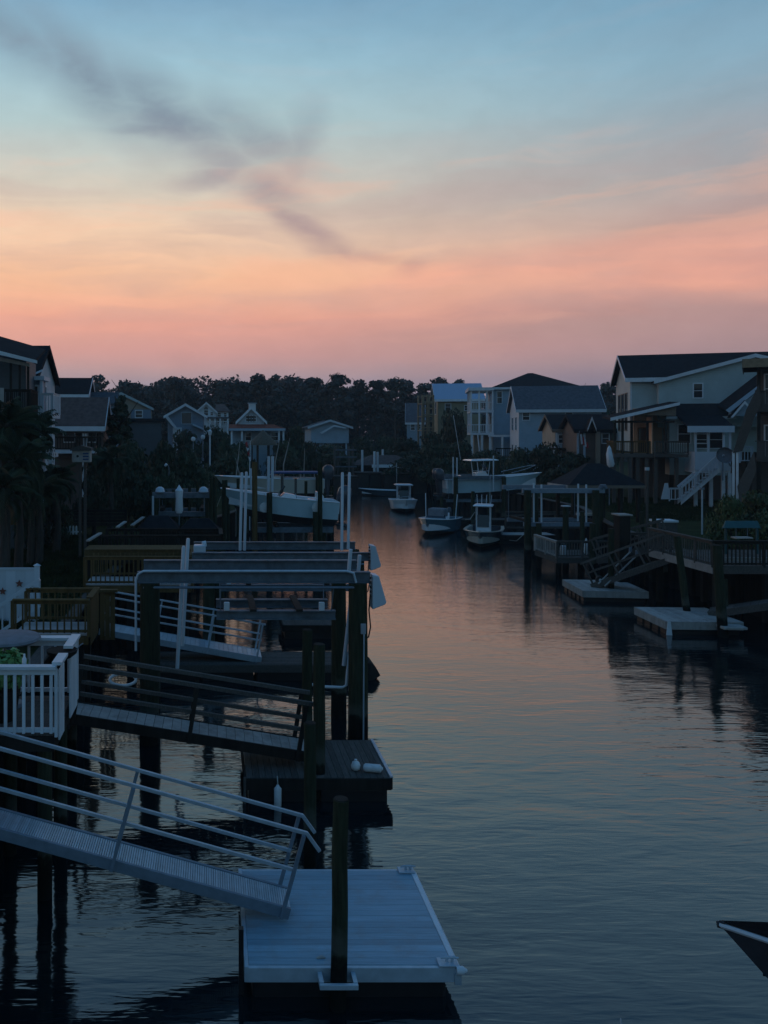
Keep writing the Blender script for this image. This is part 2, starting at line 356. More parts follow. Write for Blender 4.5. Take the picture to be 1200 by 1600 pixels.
# ------------------------------------------------------------------ water
def water_mat():
    m, t, b = new_mat('canal_water'); N = t.nodes.new; L = t.links.new
    b.inputs['Base Color'].default_value = (.004,.010,.013,1); b.inputs['Roughness'].default_value = .04; b.inputs['IOR'].default_value = 2.05
    co = N('ShaderNodeTexCoord')
    def nz(scale, st, det, rough=.5, dist=0.0, rot=0):
        mp = N('ShaderNodeMapping'); mp.inputs['Scale'].default_value = st; mp.inputs['Rotation'].default_value = (0,0,R(rot)); L(co.outputs['Object'], mp.inputs[0])
        n = N('ShaderNodeTexNoise'); n.inputs['Scale'].default_value = scale; n.inputs['Detail'].default_value = det
        n.inputs['Roughness'].default_value = rough; n.inputs['Distortion'].default_value = dist; L(mp.outputs[0], n.inputs['Vector']); return n.outputs[0]
    def mm(op, a, b_):
        n = N('ShaderNodeMath'); n.operation = op
        for i, q in enumerate((a, b_)):
            if isinstance(q, (int, float)): n.inputs[i].default_value = q
            else: L(q, n.inputs[i])
        return n.outputs[0]
    big = nz(.55, (.55,1.3,1), 2, .5, .6, 6)
    mid = nz(1.9, (.5,1.5,1), 2, .5, .8, -5)
    fine = nz(6.5, (.28,1.5,1), 2, .5, .3, 3)
    tiny = nz(15, (.25,1.4,1), 1, .5, .2, -3)
    patch = nz(.09, (1,.5,1), 3, .5)
    pr = N('ShaderNodeMapRange'); pr.interpolation_type = 'SMOOTHSTEP'; pr.inputs[1].default_value = .40; pr.inputs[2].default_value = .62; pr.inputs[3].default_value = .35; pr.inputs[4].default_value = 1.0
    L(patch, pr.inputs[0])
    # the open reach by the near docks is ruffled, the sheltered head of the canal lies calm
    sy = N('ShaderNodeSeparateXYZ'); L(co.outputs['Object'], sy.inputs[0])
    cr = N('ShaderNodeMapRange'); cr.interpolation_type = 'SMOOTHSTEP'; cr.inputs[1].default_value = 16; cr.inputs[2].default_value = 46; cr.inputs[3].default_value = 1.0; cr.inputs[4].default_value = .30
    L(sy.outputs[1], cr.inputs[0])
    rr = N('ShaderNodeMapRange'); rr.interpolation_type = 'SMOOTHSTEP'; rr.inputs[1].default_value = 12; rr.inputs[2].default_value = 60; rr.inputs[3].default_value = .06; rr.inputs[4].default_value = .10
    L(sy.outputs[1], rr.inputs[0]); L(rr.outputs[0], b.inputs['Roughness'])
    slow = mm('MULTIPLY', mm('ADD', mm('MULTIPLY', big, .026), mm('MULTIPLY', mm('MULTIPLY', mid, .0135), pr.outputs[0])), cr.outputs[0])
    f2 = N('ShaderNodeMapRange'); f2.interpolation_type = 'SMOOTHSTEP'; f2.inputs[1].default_value = 18; f2.inputs[2].default_value = 42; f2.inputs[3].default_value = 0.0; f2.inputs[4].default_value = .0026
    L(sy.outputs[1], f2.inputs[0])
    hgt = mm('ADD', slow, mm('ADD', mm('MULTIPLY', fine, .0040), mm('MULTIPLY', tiny, f2.outputs[0])))
    bp = N('ShaderNodeBump'); bp.inputs['Strength'].default_value = 1.0; bp.inputs['Distance'].default_value = 1.0
    L(hgt, bp.inputs['Height']); L(bp.outputs[0], b.inputs['Normal'])
    return m
M['water'] = water_mat()
struct('water', MB().face((-300,-30,0),(300,-30,0),(300,180,0),(-300,180,0)), 'water')

# ------------------------------------------------------------------ the banks
GZ = 1.9
LB = [(-4.4,-30),(-4.4,12),(-4.3,32),(-3.0,46),(1.5,60),(6.5,78),(11.5,95),(17.5,112),(21,123),(24,133)]
RB = [(31,138),(29.5,115),(29.5,86),(28.6,64),(25,52),(22.8,42),(22.4,20),(22.4,-30)]
g = MB()
left_poly = [(x,y,GZ) for x,y in LB] + [(24,150,GZ),(-320,150,GZ),(-320,-30,GZ)]
right_poly = [(x,y,GZ) for x,y in RB] + [(340,-30,GZ),(340,150,GZ),(31,150,GZ)]
struct('ground', MB().prism(left_poly, (0,0,-2.6)), 'grass')
struct('ground', MB().prism(right_poly, (0,0,-2.6)), 'grass')
struct('ground', MB().prism([(-340,150.01,GZ),(340,150.01,GZ),(340,420,GZ),(-340,420,GZ)], (0,0,-2.6)), 'grass')
def bulkhead(line, side, label):
    t = thing('bulkhead', label, 'retaining wall', (line[0][0], line[0][1], 0))
    wall = MB(t.location); cap = MB(t.location); pl = MB(t.location)
    for (x0,y0),(x1,y1) in zip(line[:-1], line[1:]):
        d = Vector((x1-x0, y1-y0, 0)); L = d.length; d.normalize(); n = Vector((d.y, -d.x, 0))*side
        a, b = Vector((x0,y0,0)), Vector((x1,y1,0))
        wall.prism([a+n*.02+Vector((0,0,-.8)), a+n*.10+Vector((0,0,-.8)), a+n*.10+Vector((0,0,GZ+.05)), a+n*.02+Vector((0,0,GZ+.05))], b-a)
        cap.prism([a-n*.10+Vector((0,0,GZ+.05)), a+n*.28+Vector((0,0,GZ+.05)), a+n*.28+Vector((0,0,GZ+.12)), a-n*.10+Vector((0,0,GZ+.12))], b-a)
        for k in range(int(L/1.8)):
            p = a + d*(k+.5)*1.8 + n*.22
            pl.tube(p+Vector((0,0,-.8)), p+Vector((0,0,GZ+.02)), .1, n=6)
    wall.build('sheet_wall', 'bulk', t); cap.build('cap_board', 'wood_grey', t); o = pl.build('wall_pile', 'bulk', t, smooth=True); o['kind'] = 'stuff'
bulkhead(LB[:9], 1, 'dark timber bulkhead along the bank beneath the white railed deck and gangways')
bulkhead(RB[:-1][::-1]+[], -1, 'dark timber bulkhead along the bank behind the grey floating docks')

# ------------------------------------------------------------------ foliage
def leaf_mesh(name, blobs, n, size, seed, flat=0.0, shell=.55):
    """n small leaf-clump quads spread through the volume of several ellipsoids (cx,cy,cz,rx,ry,rz,weight)"""
    rg = np.random.default_rng(seed); B = np.array(blobs, float); w = B[:,6]/B[:,6].sum()
    i = rg.choice(len(B), n, p=w)
    d = rg.normal(size=(n,3)); d /= np.linalg.norm(d, axis=1)[:,None]
    r = rg.uniform(0,1,n)**(1/3); r = np.where(rg.uniform(0,1,n) < shell, .75+.35*rg.uniform(0,1,n)**1.5, r)
    c = B[i,:3] + d*r[:,None]*B[i,3:6]
    nrm = d + rg.normal(size=(n,3))*.7; nrm[:,2] += flat; nrm /= np.linalg.norm(nrm, axis=1)[:,None]
    a = np.cross(nrm, rg.normal(size=(n,3))); a /= np.linalg.norm(a, axis=1)[:,None]; b = np.cross(nrm, a)
    s = size*rg.uniform(.5,1.4,n)[:,None]; k = rg.uniform(.45,.9,n)[:,None]
    V = np.stack([c-a*s, c-b*s*k, c+a*s, c+b*s*k], 1).reshape(-1,3)
    me = bpy.data.meshes.new(name); me.vertices.add(4*n); me.vertices.foreach_set('co', V.ravel())
    me.loops.add(4*n); me.loops.foreach_set('vertex_index', np.arange(4*n)); me.polygons.add(n)
    me.polygons.foreach_set('loop_start', np.arange(0,4*n,4)); me.polygons.foreach_set('loop_total', np.full(n,4))
    me.update(); me.validate(); return me
def crown_blobs(rx, ry, z0, z1, k, seed, spread=.75):
    r = random.Random(seed); out = []
    for _ in range(k):
        a = r.uniform(0, 6.283); q = r.random()**.5*spread; z = r.uniform(0,1)
        prof = math.sin(min(1, .25+z*.9)*math.pi*.93)
        s = r.uniform(.28,.5)
        out.append((math.cos(a)*rx*q*prof, math.sin(a)*ry*q*prof, z0+(z1-z0)*(.12+.76*z), rx*s, ry*s, (z1-z0)*r.uniform(.10,.2), s))
    return out
def leaf_obj(name, me, m, parent=None, loc=None):
    if not me.materials: me.materials.append(M[m])
    o = bpy.data.objects.new(name, me); C.objects.link(o)
    if parent: o.parent = parent
    if loc: o.location = loc
    return o
def trunk_mb(h, r, seed, limbs=4, z1=None):
    q = random.Random(seed); m = MB(); p = [Vector((0,0,0))]
    for k in range(1,5): p.append(Vector((q.uniform(-.04,.04)*h*k/3, q.uniform(-.04,.04)*h*k/3, h*k/4)))
    m.path(p, [r*1.15, r*.9, r*.75, r*.6, r*.3], 7)
    for k in range(limbs):
        b = p[2+k%2]; a = q.uniform(0,6.28); l = h*q.uniform(.18,.32)
        e = b + Vector((math.cos(a)*l, math.sin(a)*l, l*q.uniform(.4,.9)))
        m.path([b, (b+e)/2+Vector((0,0,-.05*l)), e], [r*.5, r*.35, r*.12], 5)
    return m
# far wood: one mass of trunkless canopy, and the pines that stand out of it against the sky
def wood():
    rg = random.Random(3); bl = []
    for k in range(470):
        y = rg.uniform(172, 225); x = rg.uniform(-75, 150); h = 16.8 + 3.0*math.sin(x*.055+1.2) + rg.uniform(-4.0,3.0)
        if x > 75: h -= (x-75)*.05
        h = h*(.82+.18*(y-172)/53)
        bl.append((x, y, GZ+h*.55, rg.uniform(2.2,4.6), rg.uniform(2.2,4), h*.42, 1.0))
        bl.append((x+rg.uniform(-2,2), y, GZ+h*.9, rg.uniform(1.4,3.0), 2, rg.uniform(1.2,2.2), .35))
        bl.append((x+rg.uniform(-2,2), y-2, GZ+1.6, 4, 3, 2.6, .45))
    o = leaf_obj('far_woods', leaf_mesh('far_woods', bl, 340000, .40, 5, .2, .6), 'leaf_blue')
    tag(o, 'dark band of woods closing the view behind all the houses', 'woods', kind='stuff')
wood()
PINE_TIPS = [(150,596),(205,600),(272,600),(343,603),(373,598),(405,595),(429,595),(492,592),(528,594),(560,603),(590,596),(617,600),(640,603),(664,601),(689,600),(715,602),(905,606),(948,607)]
pine_protos = []
for s in range(3):
    q = random.Random(40+s); bl = []
    for k in range(16):
        z = q.uniform(.55,1.0); a = q.uniform(0,6.28); rr = (1.12-z)*6.5*q.uniform(.3,1)
        bl.append((math.cos(a)*rr, math.sin(a)*rr, 16*z, q.uniform(.8,1.7), q.uniform(.8,1.7), q.uniform(.45,.8), 1))
    pine_protos.append((leaf_mesh('pine_crown', bl, 1800, .34, 60+s, .6), trunk_mb(15.6, .28, 70+s, 6)))
for k, (u, v) in enumerate(PINE_TIPS):
    D = 168 + (k*7) % 11; h = ZV(v+1, D)-GZ
    where = ['beyond the dark roofed house','right of the brown roofed house','above the gap before the blue gable','above the blue gabled house','above the white house with an arched window',
             'above the white chimney gable','just right of the white chimney gable','above the low flat gable','right of the low flat gable','left of the open canal end','tallest over the canal end',
             'above the small blue house','just left of the ochre house','behind the timber scaffold','above the pale metal roof','between pale metal roof and hipped roof','right of the hipped roof','beside the big cream house'][k]
    t = thing('pine_tree', 'pine tip standing out of the wood '+where, 'tree', (XU(u,D), D, GZ), k*1.3, 'pines that rise out of the far woods')
    me, tr = pine_protos[k % 3]
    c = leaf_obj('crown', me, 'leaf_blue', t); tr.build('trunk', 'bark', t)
    t.scale = (h/16*1.05,)*3
# broad bushes and trees between the houses
tree_protos = []
for s in range(4):
    bl = crown_blobs(1, 1, .02, 1.0, 22, 90+s)
    tree_protos.append((leaf_mesh('tree_crown', bl, 4200, .05, 110+s, .15), trunk_mb(.8, .045, 130+s, 5)))
def tree(u0, u1, vt, D, label, m='leaf_dark', name='tree', cat='tree', k=0, gz=GZ):
    u = (u0+u1)/2; w = (u1-u0)*D/F/2/.80; h = (ZV(vt, D)-gz)
    t = thing(name, label, cat, (XU(u,D), D, gz), k*.9)
    me, tr = tree_protos[k % 4]
    me = me.copy() if me.materials and me.materials[0] != M[m] else me
    me.materials.clear()
    leaf_obj('crown', me, m, t); tr.build('trunk', 'bark', t)
    t.scale = (w, w, h)
TREES = [(128,190,700,52,'dense dark bush below the brown roof beside the birdhouse'),(168,236,690,54,'rounded dark tree below the conifer on the near bank'),
 (222,284,692,56,'dark leafy tree in front of the slate blue gable'),(262,334,704,57,'dark tree beside the two white globe lamps'),
 (24,78,716,40,'dark bush filling the gap under the palm fronds'),(60,112,748,42,'low dark bush between the palm trunks and the picket fence'),(118,172,745,47,'low dark shrub behind the board fence'),(196,262,742,46,'low dark shrub left of the closed white umbrella'),
 (236,286,740,44,'wide low shrub directly behind the closed white umbrella'),(334,366,686,82,'small dark tree at the corner of the red roof'),
 (436,484,668,94,'dark tree right of the red roofed house'),(462,506,690,108,'low tree in front of the flat gable'),(536,590,684,138,'dark tree right of the flat gable house'),
 (578,632,682,140,'broad dark tree at the head of the canal'),(600,664,684,120,'wide bush below the small blue house'),(644,706,676,112,'broad bush below the ochre house'),
 (682,738,642,122,'dark tree in front of the ochre house wall'),(690,748,690,96,'dark bush below the white balconies'),(728,796,704,88,'bush under the dark deck of the balcony house'),
 (780,842,700,84,'bush in front of the grey blue gable wall'),(818,882,694,82,'rounded bush left of the small cottages'),(858,930,708,80,'bush in front of the small cottages'),
 (196,268,676,90,'wide dark bush at the foot of the grey gable house'),(256,326,672,98,'dark bush hiding the foot of the slate blue gable'),(300,372,668,112,'wide dark bush at the foot of the arch windowed house'),
 (344,404,692,90,'dark bush under the left end of the red roof'),(418,470,690,91,'dark bush under the right end of the red roof'),(470,552,694,118,'wide dark bush below the flat gable porch'),(330,396,706,76,'dark bush behind the leaning poles'),(420,480,712,78,'dark bush right of the thatched hut'),
 (608,676,712,106,'low bush above the white skiff with a hardtop'),(660,722,716,95,'low bush behind the lifted pale blue boat'),(915,975,645,110,'dark tree showing left of the big cream house'),
 (1112,1172,775,41,'round green bush under the far stairs'),(1150,1228,768,42,'tall green bush beside the teal swing frame'),(1166,1230,800,40,'low green bush behind the teal swing frame')]
for k, a in enumerate(TREES):
    tree(*a, m='leaf_green' if a[0] > 1100 else 'leaf_dark', name='bush' if 'bush' in a[4] or 'shrub' in a[4] else 'tree', cat='bush' if 'bush' in a[4] or 'shrub' in a[4] else 'tree', k=k)
# conifer
t = thing('conifer_tree', 'dark layered conifer rising beside the brown roof', 'tree', (XU(188,64), 64, GZ))
bl = []
q = random.Random(5)
for k in range(30):
    z = .25+.75*k/30; a = k*2.4; rr = (1.08-z)*2.6*q.uniform(.5,1)
    bl.append((math.cos(a)*rr, math.sin(a)*rr, z*8.6, .75*(1.3-z), .75*(1.3-z), .28, 1))
leaf_obj('crown', leaf_mesh('conifer_crown', bl, 5000, .16, 9, .5), 'leaf_dark', t); trunk_mb(8.6, .13, 3, 5).build('trunk', 'bark', t)
# palms on the near bank: every frond its own piece
def frond_mb(L=1.9, droop=1.1, n=15):
    m = MB(); pts = []
    for k in range(n+1):
        s = k/n; pts.append(Vector((L*s*(1-.18*s*droop), 0, .75*L*s*(.75-s*droop*.95))))
    m.path(pts, [.022*(1-.8*k/n) for k in range(n+1)], 4)
    for k in range(2, n+1):
        p = pts[k]; t_ = (pts[k]-pts[k-1]).normalized(); s = k/n; l = .55*math.sin(min(1,s*1.15+.12)*math.pi)**.7+.1
        for sg in (-1,1):
            d = (t_*.75+Vector((0,sg*.75,-.28))).normalized(); w = t_*.035
            m.face(p-w, p+w, p+d*l*.6+w*.8+Vector((0,0,.03)), p+d*l+Vector((0,0,-.12)))
    return m
fr_up, fr_dn = frond_mb(2.0,.75), frond_mb(1.9,1.5)
def palm(u, vt, D, label, k=0, n=30, s=1.0):
    top = ZV(vt, D)-.7*s; x = XU(u, D); q = random.Random(k)
    t = thing('palm_tree', label, 'palm', (x, D, GZ), 0)
    h = top-GZ
    MB().path([(0,0,0),(.08,0,h*.4),(-.03,.05,h*.75),(0,0,h)], [.2,.15,.14,.16], 9).build('trunk', 'bark', t, smooth=True)
    up = [((0,0,h-.05-.25*q.random()), (0, -q.uniform(-.25,.75), q.uniform(0,6.28))) for _ in range(n*3//5)]
    dn = [((0,0,h-.1-.5*q.random()), (0, -q.uniform(-.7,.1), q.uniform(0,6.28))) for _ in range(n*2//5)]
    pieces('frond', fr_up, 'frond', t, up); pieces('frond', fr_dn, 'frond', t, dn)
    for c in t.children:
        if c.name.startswith('frond'): c.scale = (s,)*3
palm(8, 636, 34, 'tallest palm with drooping fronds in front of the dark porch house', 1, 44, .95)
palm(48, 650, 36, 'drooping palm in front of the white house corner', 2, 44, .85)
palm(28, 690, 33, 'mid height palm between the two taller palms', 3, 40, .9)
palm(88, 726, 40, 'short palm beside the birdhouse posts', 4, 36, .78)
palm(4, 735, 32, 'low palm at the base of the palm clump by the board stand', 5, 32, .8)
palm(172, 700, 50, 'small palm in the bushes below the conifer', 6, 30, .85)
palm(60, 744, 36, 'lowest palm in the clump above the dark lawn', 7, 34, .75)
# lawn grass along the near bank
def grass_patch(x0, x1, y0, y1, n, seed, label):
    rg = np.random.default_rng(seed); x = rg.uniform(x0,x1,n); y = rg.uniform(y0,y1,n); h = rg.uniform(.06,.22,n); a = rg.uniform(0,6.28,n)
    dx = np.cos(a)*.03; dy = np.sin(a)*.03; V = np.zeros((n,3,3))
    V[:,0] = np.stack([x-dx,y-dy,np.full(n,GZ)],1); V[:,1] = np.stack([x+dx,y+dy,np.full(n,GZ)],1)
    V[:,2] = np.stack([x+rg.uniform(-.06,.06,n), y+rg.uniform(-.06,.06,n), GZ+h],1)
    me = bpy.data.meshes.new('grass'); me.from_pydata(V.reshape(-1,3).tolist(), [], [(3*i,3*i+1,3*i+2) for i in range(n)]); me.materials.append(M['grass'])
    o = bpy.data.objects.new('grass', me); C.objects.link(o); tag(o, label, 'grass', kind='stuff')
grass_patch(-12,-4.6,24,46,26000,1,'dark lawn grass behind the white fence and brown decks')
grass_patch(29,40,54,74,16000,2,'grass slope around the gazebo and below the big cream house')

# ------------------------------------------------------------------ deck and railing helpers
def railing(t, p0, p1, h, m, post=1.8, step=.12, bw=.035, cap=(.14,.04), low=.1, ends=(True,True), top_under=.09, bal=True, post_w=.09, off=None):
    off = Vector(t.location) if off is None else Vector(off)
    a, b = Vector(p0), Vector(p1); d = b-a; L = d.length; e = d.normalized(); rot = (0,0,math.atan2(e.y, e.x)); up = Vector((0,0,1))
    MB(off).bar(a+up*(h-cap[1]/2), b+up*(h-cap[1]/2), cap[0], cap[1]).build('handrail', m, t)
    if top_under: MB(off).bar(a+up*(h-cap[1]-top_under/2-.002), b+up*(h-cap[1]-top_under/2-.002), .04, top_under).build('rail', m, t)
    MB(off).bar(a+up*low, b+up*low, .04, .07).build('rail', m, t)
    n = max(1, round(L/post)); pp = []
    for k in range(n+1):
        if (k == 0 and not ends[0]) or (k == n and not ends[1]): continue
        pp.append((a+d*k/n-off, rot))
    pieces('railing_post', MB().box(-post_w/2,post_w/2,-post_w/2,post_w/2,-.05,h-cap[1]-.003), m, t, pp)
    if bal:
        nb = int(L/step); tops = h-cap[1]-(top_under or 0)-.003
        pieces('baluster', MB().box(-bw/2,bw/2,-bw/2-.04,bw/2-.04,low-.04,tops), m, t, [(a+d*(k+.5)/nb-off, rot) for k in range(nb)])
def boards_x(t, x0, x1, y0, y1, z, m, w=.14, gap=.008, th=.035, off=None):
    """planks that run along X, laid side by side in Y"""
    off = Vector(t.location) if off is None else Vector(off); n = max(1, round((y1-y0)/(w+gap))); s = (y1-y0)/n
    b = MB().box(-(x1-x0)/2, (x1-x0)/2, -s/2+gap/2, s/2-gap/2, -th, 0)
    pieces('deck_board', b, m, t, [(Vector(((x0+x1)/2, y0+s*(k+.5), z+rnd.uniform(-.002,.002)))-off, (rnd.uniform(-.002,.002),0,0)) for k in range(n)])
def boards_y(t, x0, x1, y0, y1, z, m, w=.14, gap=.008, th=.035, off=None):
    off = Vector(t.location) if off is None else Vector(off); n = max(1, round((x1-x0)/(w+gap))); s = (x1-x0)/n
    b = MB().box(-s/2+gap/2, s/2-gap/2, -(y1-y0)/2, (y1-y0)/2, -th, 0)
    pieces('deck_board', b, m, t, [(Vector((x0+s*(k+.5), (y0+y1)/2, z+rnd.uniform(-.003,.003)))-off, (0,rnd.uniform(-.006,.006),0)) for k in range(n)])
# ================================================================== left side, nearest first
def piling(name, label, x, y, z0, z1, r, m='piling', lean=(0,0), group=None, cap=None, cat='piling'):
    t = thing(name, label, cat, (x, y, 0), 0, group)
    n = 5; q = random.Random(int(x*100+y*10)); pts = []; rr = []
    for k in range(n+1):
        s = k/n; pts.append((lean[0]*s+q.uniform(-.01,.01), lean[1]*s+q.uniform(-.01,.01), z0+(z1-z0)*s)); rr.append(r*(1.06-.1*s))
    a = MB().path(pts, rr, 14); a.build('shaft', m, t, smooth=True)
    if cap: 
        MB().path([(lean[0],lean[1],z1-.02),(lean[0],lean[1],z1+.05),(lean[0],lean[1],z1+.22)], [r*1.15,r*1.2,.02], 12).build('pile_cap', cap, t, smooth=True)
    else:
        MB().path([(lean[0],lean[1],z1),(lean[0],lean[1],z1+.012)], [r*.93,r*.86], 14).build('cut_end', 'wood_dark', t)
    return t

# ---- nearest floating dock: white boards, aluminium edge, black floats
def near_dock():
    x0, x1, y0, y1, z = .47, 3.26, 11.05, 13.5, .45
    t = thing('floating_dock', 'nearest floating dock with pale boards and aluminium edge at the foot of the silver gangway', 'floating dock', (x0, y0, 0))
    o = t.location
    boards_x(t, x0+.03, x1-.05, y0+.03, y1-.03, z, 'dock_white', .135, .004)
    fr = MB(o)
    fr.box(x0, x1, y0-.03, y0+.028, z-.2, z-.006); fr.box(x0, x1, y1-.028, y1+.03, z-.2, z-.006); fr.box(x0-.03, x0+.027, y0-.028, y1+.028, z-.2, z+.008)
    fr.build('frame', 'alu', t, bevel=.006)
    MB(o).prism([(x1-.045,y0+.03,z+.006),(x1+.03,y0+.03,z+.006),(x1+.06,y0+.03,z-.03),(x1+.06,y0+.03,z-.17),(x1-.04,y0+.03,z-.17)], (0,y1-y0-.06,0)).build('edge_bumper', 'white', t, bevel=.008)
    for yy, s in ((y0, 1), (y1, -1)):
        b = MB(o); b.box(x1-.24, x1+.02, yy-.045, yy+.14*s if s>0 else yy+.045, z+.008, z+.03) if s>0 else b.box(x1-.24, x1+.02, yy-.14, yy+.045, z+.008, z+.03)
        b.build('corner_bracket', 'alu', t, bevel=.005)
        b = MB(o); yc = yy+.05*s
        b.path([(x1-.2,yc,z+.075),(x1-.13,yc,z+.085),(x1-.03,yc,z+.085),(x1+.04,yc,z+.075)], [.012,.018,.018,.012], 8); b.box(x1-.13,x1-.1,yc-.02,yc+.02,z+.03,z+.08); b.box(x1-.06,x1-.03,yc-.02,yc+.02,z+.03,z+.08)
        b.build('cleat', 'alu', t, smooth=True)
    # rounded bumper nose on the near corner
    MB(o).path([(x1-.02,y0-.06,z-.02),(x1+.06,y0-.06,z-.02),(x1+.12,y0-.05,z-.03)], [.05,.055,.02], 10).build('corner_bumper', 'white', t, smooth=True)
    MB(o).box(x1-.04,x1+.05,y0-.055,y0-.03,z-.22,z-.08).build('corner_plate', 'alu', t)
    for k in range(2):
        ya = y0+.06+k*1.2
        MB(o).box(x0+.08, x1-.12, ya, ya+1.12, -.28, z-.21).build('float', 'black', t, bevel=.05)
    # pile guide hoop on the near edge
    h = MB(o); xc = 1.655
    h.box(xc-.25,xc-.19,y0-.25,y0-.031,z-.13,z-.05); h.box(xc+.19,xc+.25,y0-.25,y0-.031,z-.13,z-.05); h.box(xc-.25,xc+.25,y0-.30,y0-.251,z-.125,z-.06)
    h.build('pile_hoop', 'alu', t, bevel=.006)
    # side guide post at the left rear and a shell-sized scrap on the boards
    MB(o).box(x0-.10,x0-.035,y0+.1,y0+.19,-.3,z+.42).build('guide_post', 'black', t)
    MB(o).path([(x0+.95,y0+.16,z+.006),(x0+1.02,y0+.17,z+.014),(x0+1.07,y0+.165,z+.006)],[.012,.022,.01],8).build('deck_patch', 'wood_pale', t, smooth=True)
near_dock()
piling('dock_piling', 'mossy round piling standing in the hoop of the nearest dock', 1.655, 10.905, -.8, ZV(1250,10.9), .105, lean=(.05,.02))

# ---- silver gangway
def gangway(label, xa, za, xb, zb, y0, y1, m_deck, m_frame, n_boards, rail_h, mid_frac, posts, beam_h, rail_w, hook=True, m_side=None, m_rail=None, two_mid=False):
    m_side = m_side or m_frame; m_rail = m_rail or m_frame
    t = thing('gangway', label, 'gangway', (xb, y0, 0)); o = t.location
    d = Vector((xb-xa, 0, zb-za)); L = d.length; e = d.normalized(); nrm = Vector((-e.z, 0, e.x)); ang = -math.atan2(e.z, e.x)
    A = Vector((xa, y0, za)); Bv = Vector((xb, y0, zb)); W = Vector((0, y1-y0, 0))
    n = n_boards; s = L/n
    bd = MB().box(-s/2+.004, s/2-.004, .035, (y1-y0)-.035, -.03, 0)
    pieces('deck_board', bd, m_deck, t, [(A+d*((k+.5)/n)-o, (0, ang, 0)) for k in range(n)])
    for yy in (Vector((0,0,0)), W):
        MB(o).prism([A+yy+nrm*.012+Vector((0,-.025,0)), A+yy+nrm*.012+Vector((0,.025,0)), A+yy-nrm*beam_h+Vector((0,.025,0)), A+yy-nrm*beam_h+Vector((0,-.025,0))], d).build('side_beam', m_side, t, bevel=.005)
        hr = MB(o); pa = A+yy+nrm*rail_h; pb = Bv+yy+nrm*rail_h-e*.06
        pts = [pa, pb]
        hr.bar(pa, pb, rail_w, rail_w)
        if hook: hr.bar(pb-e*.01, pb+e*.24-nrm*.20, rail_w, rail_w)
        hr.build('handrail', m_rail, t, bevel=.006)
        for f in ([mid_frac] if not two_mid else mid_frac):
            MB(o).bar(A+yy+nrm*rail_h*f, Bv+yy+nrm*rail_h*f-e*.1, rail_w*.9, rail_w*.9).build('mid_rail', m_rail, t)
        for p in posts:
            q = A+d*p+yy+Vector((0, -.045 if yy.y == 0 else .045, 0))
            MB(o).bar(q-nrm*(beam_h-.01), q+nrm*(rail_h-rail_w/2), rail_w, rail_w*1.1, up=(0,1,0)).build('railing_post', m_side, t)
    k = MB(o)
    for j in range(int(L/1.2)): 
        c = A+d*((j+.5)/int(L/1.2))-nrm*.08; k.bar(c+Vector((0,.03,0)), c+W-Vector((0,.03,0)), .05, .08)
    k.build('cross_member', m_frame, t)
    return t
def gw_line(ua, va, ub, vb, D):
    return XU(ua,D), ZV(va,D), XU(ub,D), ZV(vb,D)
xa, za, xb, zb = gw_line(0,1281,452,1406,12.3)
s = (zb-za)/(xb-xa); x_l = -7.0; L_all = math.hypot(xb-x_l, zb-(za+s*(x_l-xa)))
t = gangway('silver aluminium gangway with ribbed tread sloping down to the nearest dock', x_l, za+s*(x_l-xa), xb, zb, 12.06, 12.62, 'alu', 'alu', 240, 1.12, .5, [1-.11/L_all*1.0, 1-2.66/L_all, 1-5.2/L_all, .02], .15, .05, m_side='alu_dark')  # darker metal on the side beams paints in their shaded faces
for c in t.children:
    if c.name.startswith('deck_board'): c.color = (1,1,1,1)
# landing beyond the frame that carries the gangway's upper end
t = thing('pier', 'wooden pier head at the top of the silver gangway', 'pier', (-7.9, 11.4, 0)); zt = za+s*(x_l-xa)
boards_y(t, -9.6, -7.0, 11.2, 13.6, zt, 'wood_grey'); MB(t.location).box(-9.6,-7,11.2,13.6,zt-.25,zt-.04).build('joist_frame','wood_dark',t)
pieces('leg', MB().tube((0,0,-.8),(0,0,zt-.26),.13,n=10), 'piling', t, [(Vector((x,y,0))-t.location,(0,0,0)) for x in (-9.4,-7.2) for y in (11.4,13.4)], smooth=True)

# ---- second floating dock, dark timber
def timber_float(label, x0, x1, y0, y1, z, trim=True, along='y', m='wood_grey', fl='black', depth=.3, cat='floating dock', rz=0, skirt='wood_dark', w=.14):
    t = thing('floating_dock', label, cat, (x0, y0, 0), 0); o = t.location
    (boards_y if along == 'y' else boards_x)(t, x0, x1, y0, y1, z, m, w)
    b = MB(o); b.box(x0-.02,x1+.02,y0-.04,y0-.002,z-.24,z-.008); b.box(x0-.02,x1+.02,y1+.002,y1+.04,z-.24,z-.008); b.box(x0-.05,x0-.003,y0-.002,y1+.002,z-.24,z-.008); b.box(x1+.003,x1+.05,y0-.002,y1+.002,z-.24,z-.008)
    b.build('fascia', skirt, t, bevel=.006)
    n = max(1, round((x1-x0)/1.6)); s = (x1-x0)/n
    for k in range(n): MB(o).box(x0+s*k+.05, x0+s*(k+1)-.05, y0+.03, y1-.06, -depth, z-.245).build('float', fl, t, bevel=.04)
    if rz: t.rotation_euler[2] = rz
    return t
t = timber_float('dark timber floating dock with fenders lying on its corner', .72, 3.66, 17.0, 19.1, .5, w=.125)
o = t.location
MB(o).box(3.655,3.72,17.0,19.1,.497,.527).build('edge_strip', 'alu', t)
MB(o).box(.66,.71,16.93,17.0,-.5,.52).build('corner_post', 'wood_grey', t)
def fender_bottle(mb, p, q, r):
    a, b = Vector(p), Vector(q); d = b-a
    mb.path([a, a+d*.04, a+d*.12, a+d*.5, a+d*.86, a+d*.93, b], [r*.25, r*.7, r, r, r, r*.55, r*.3], 12)
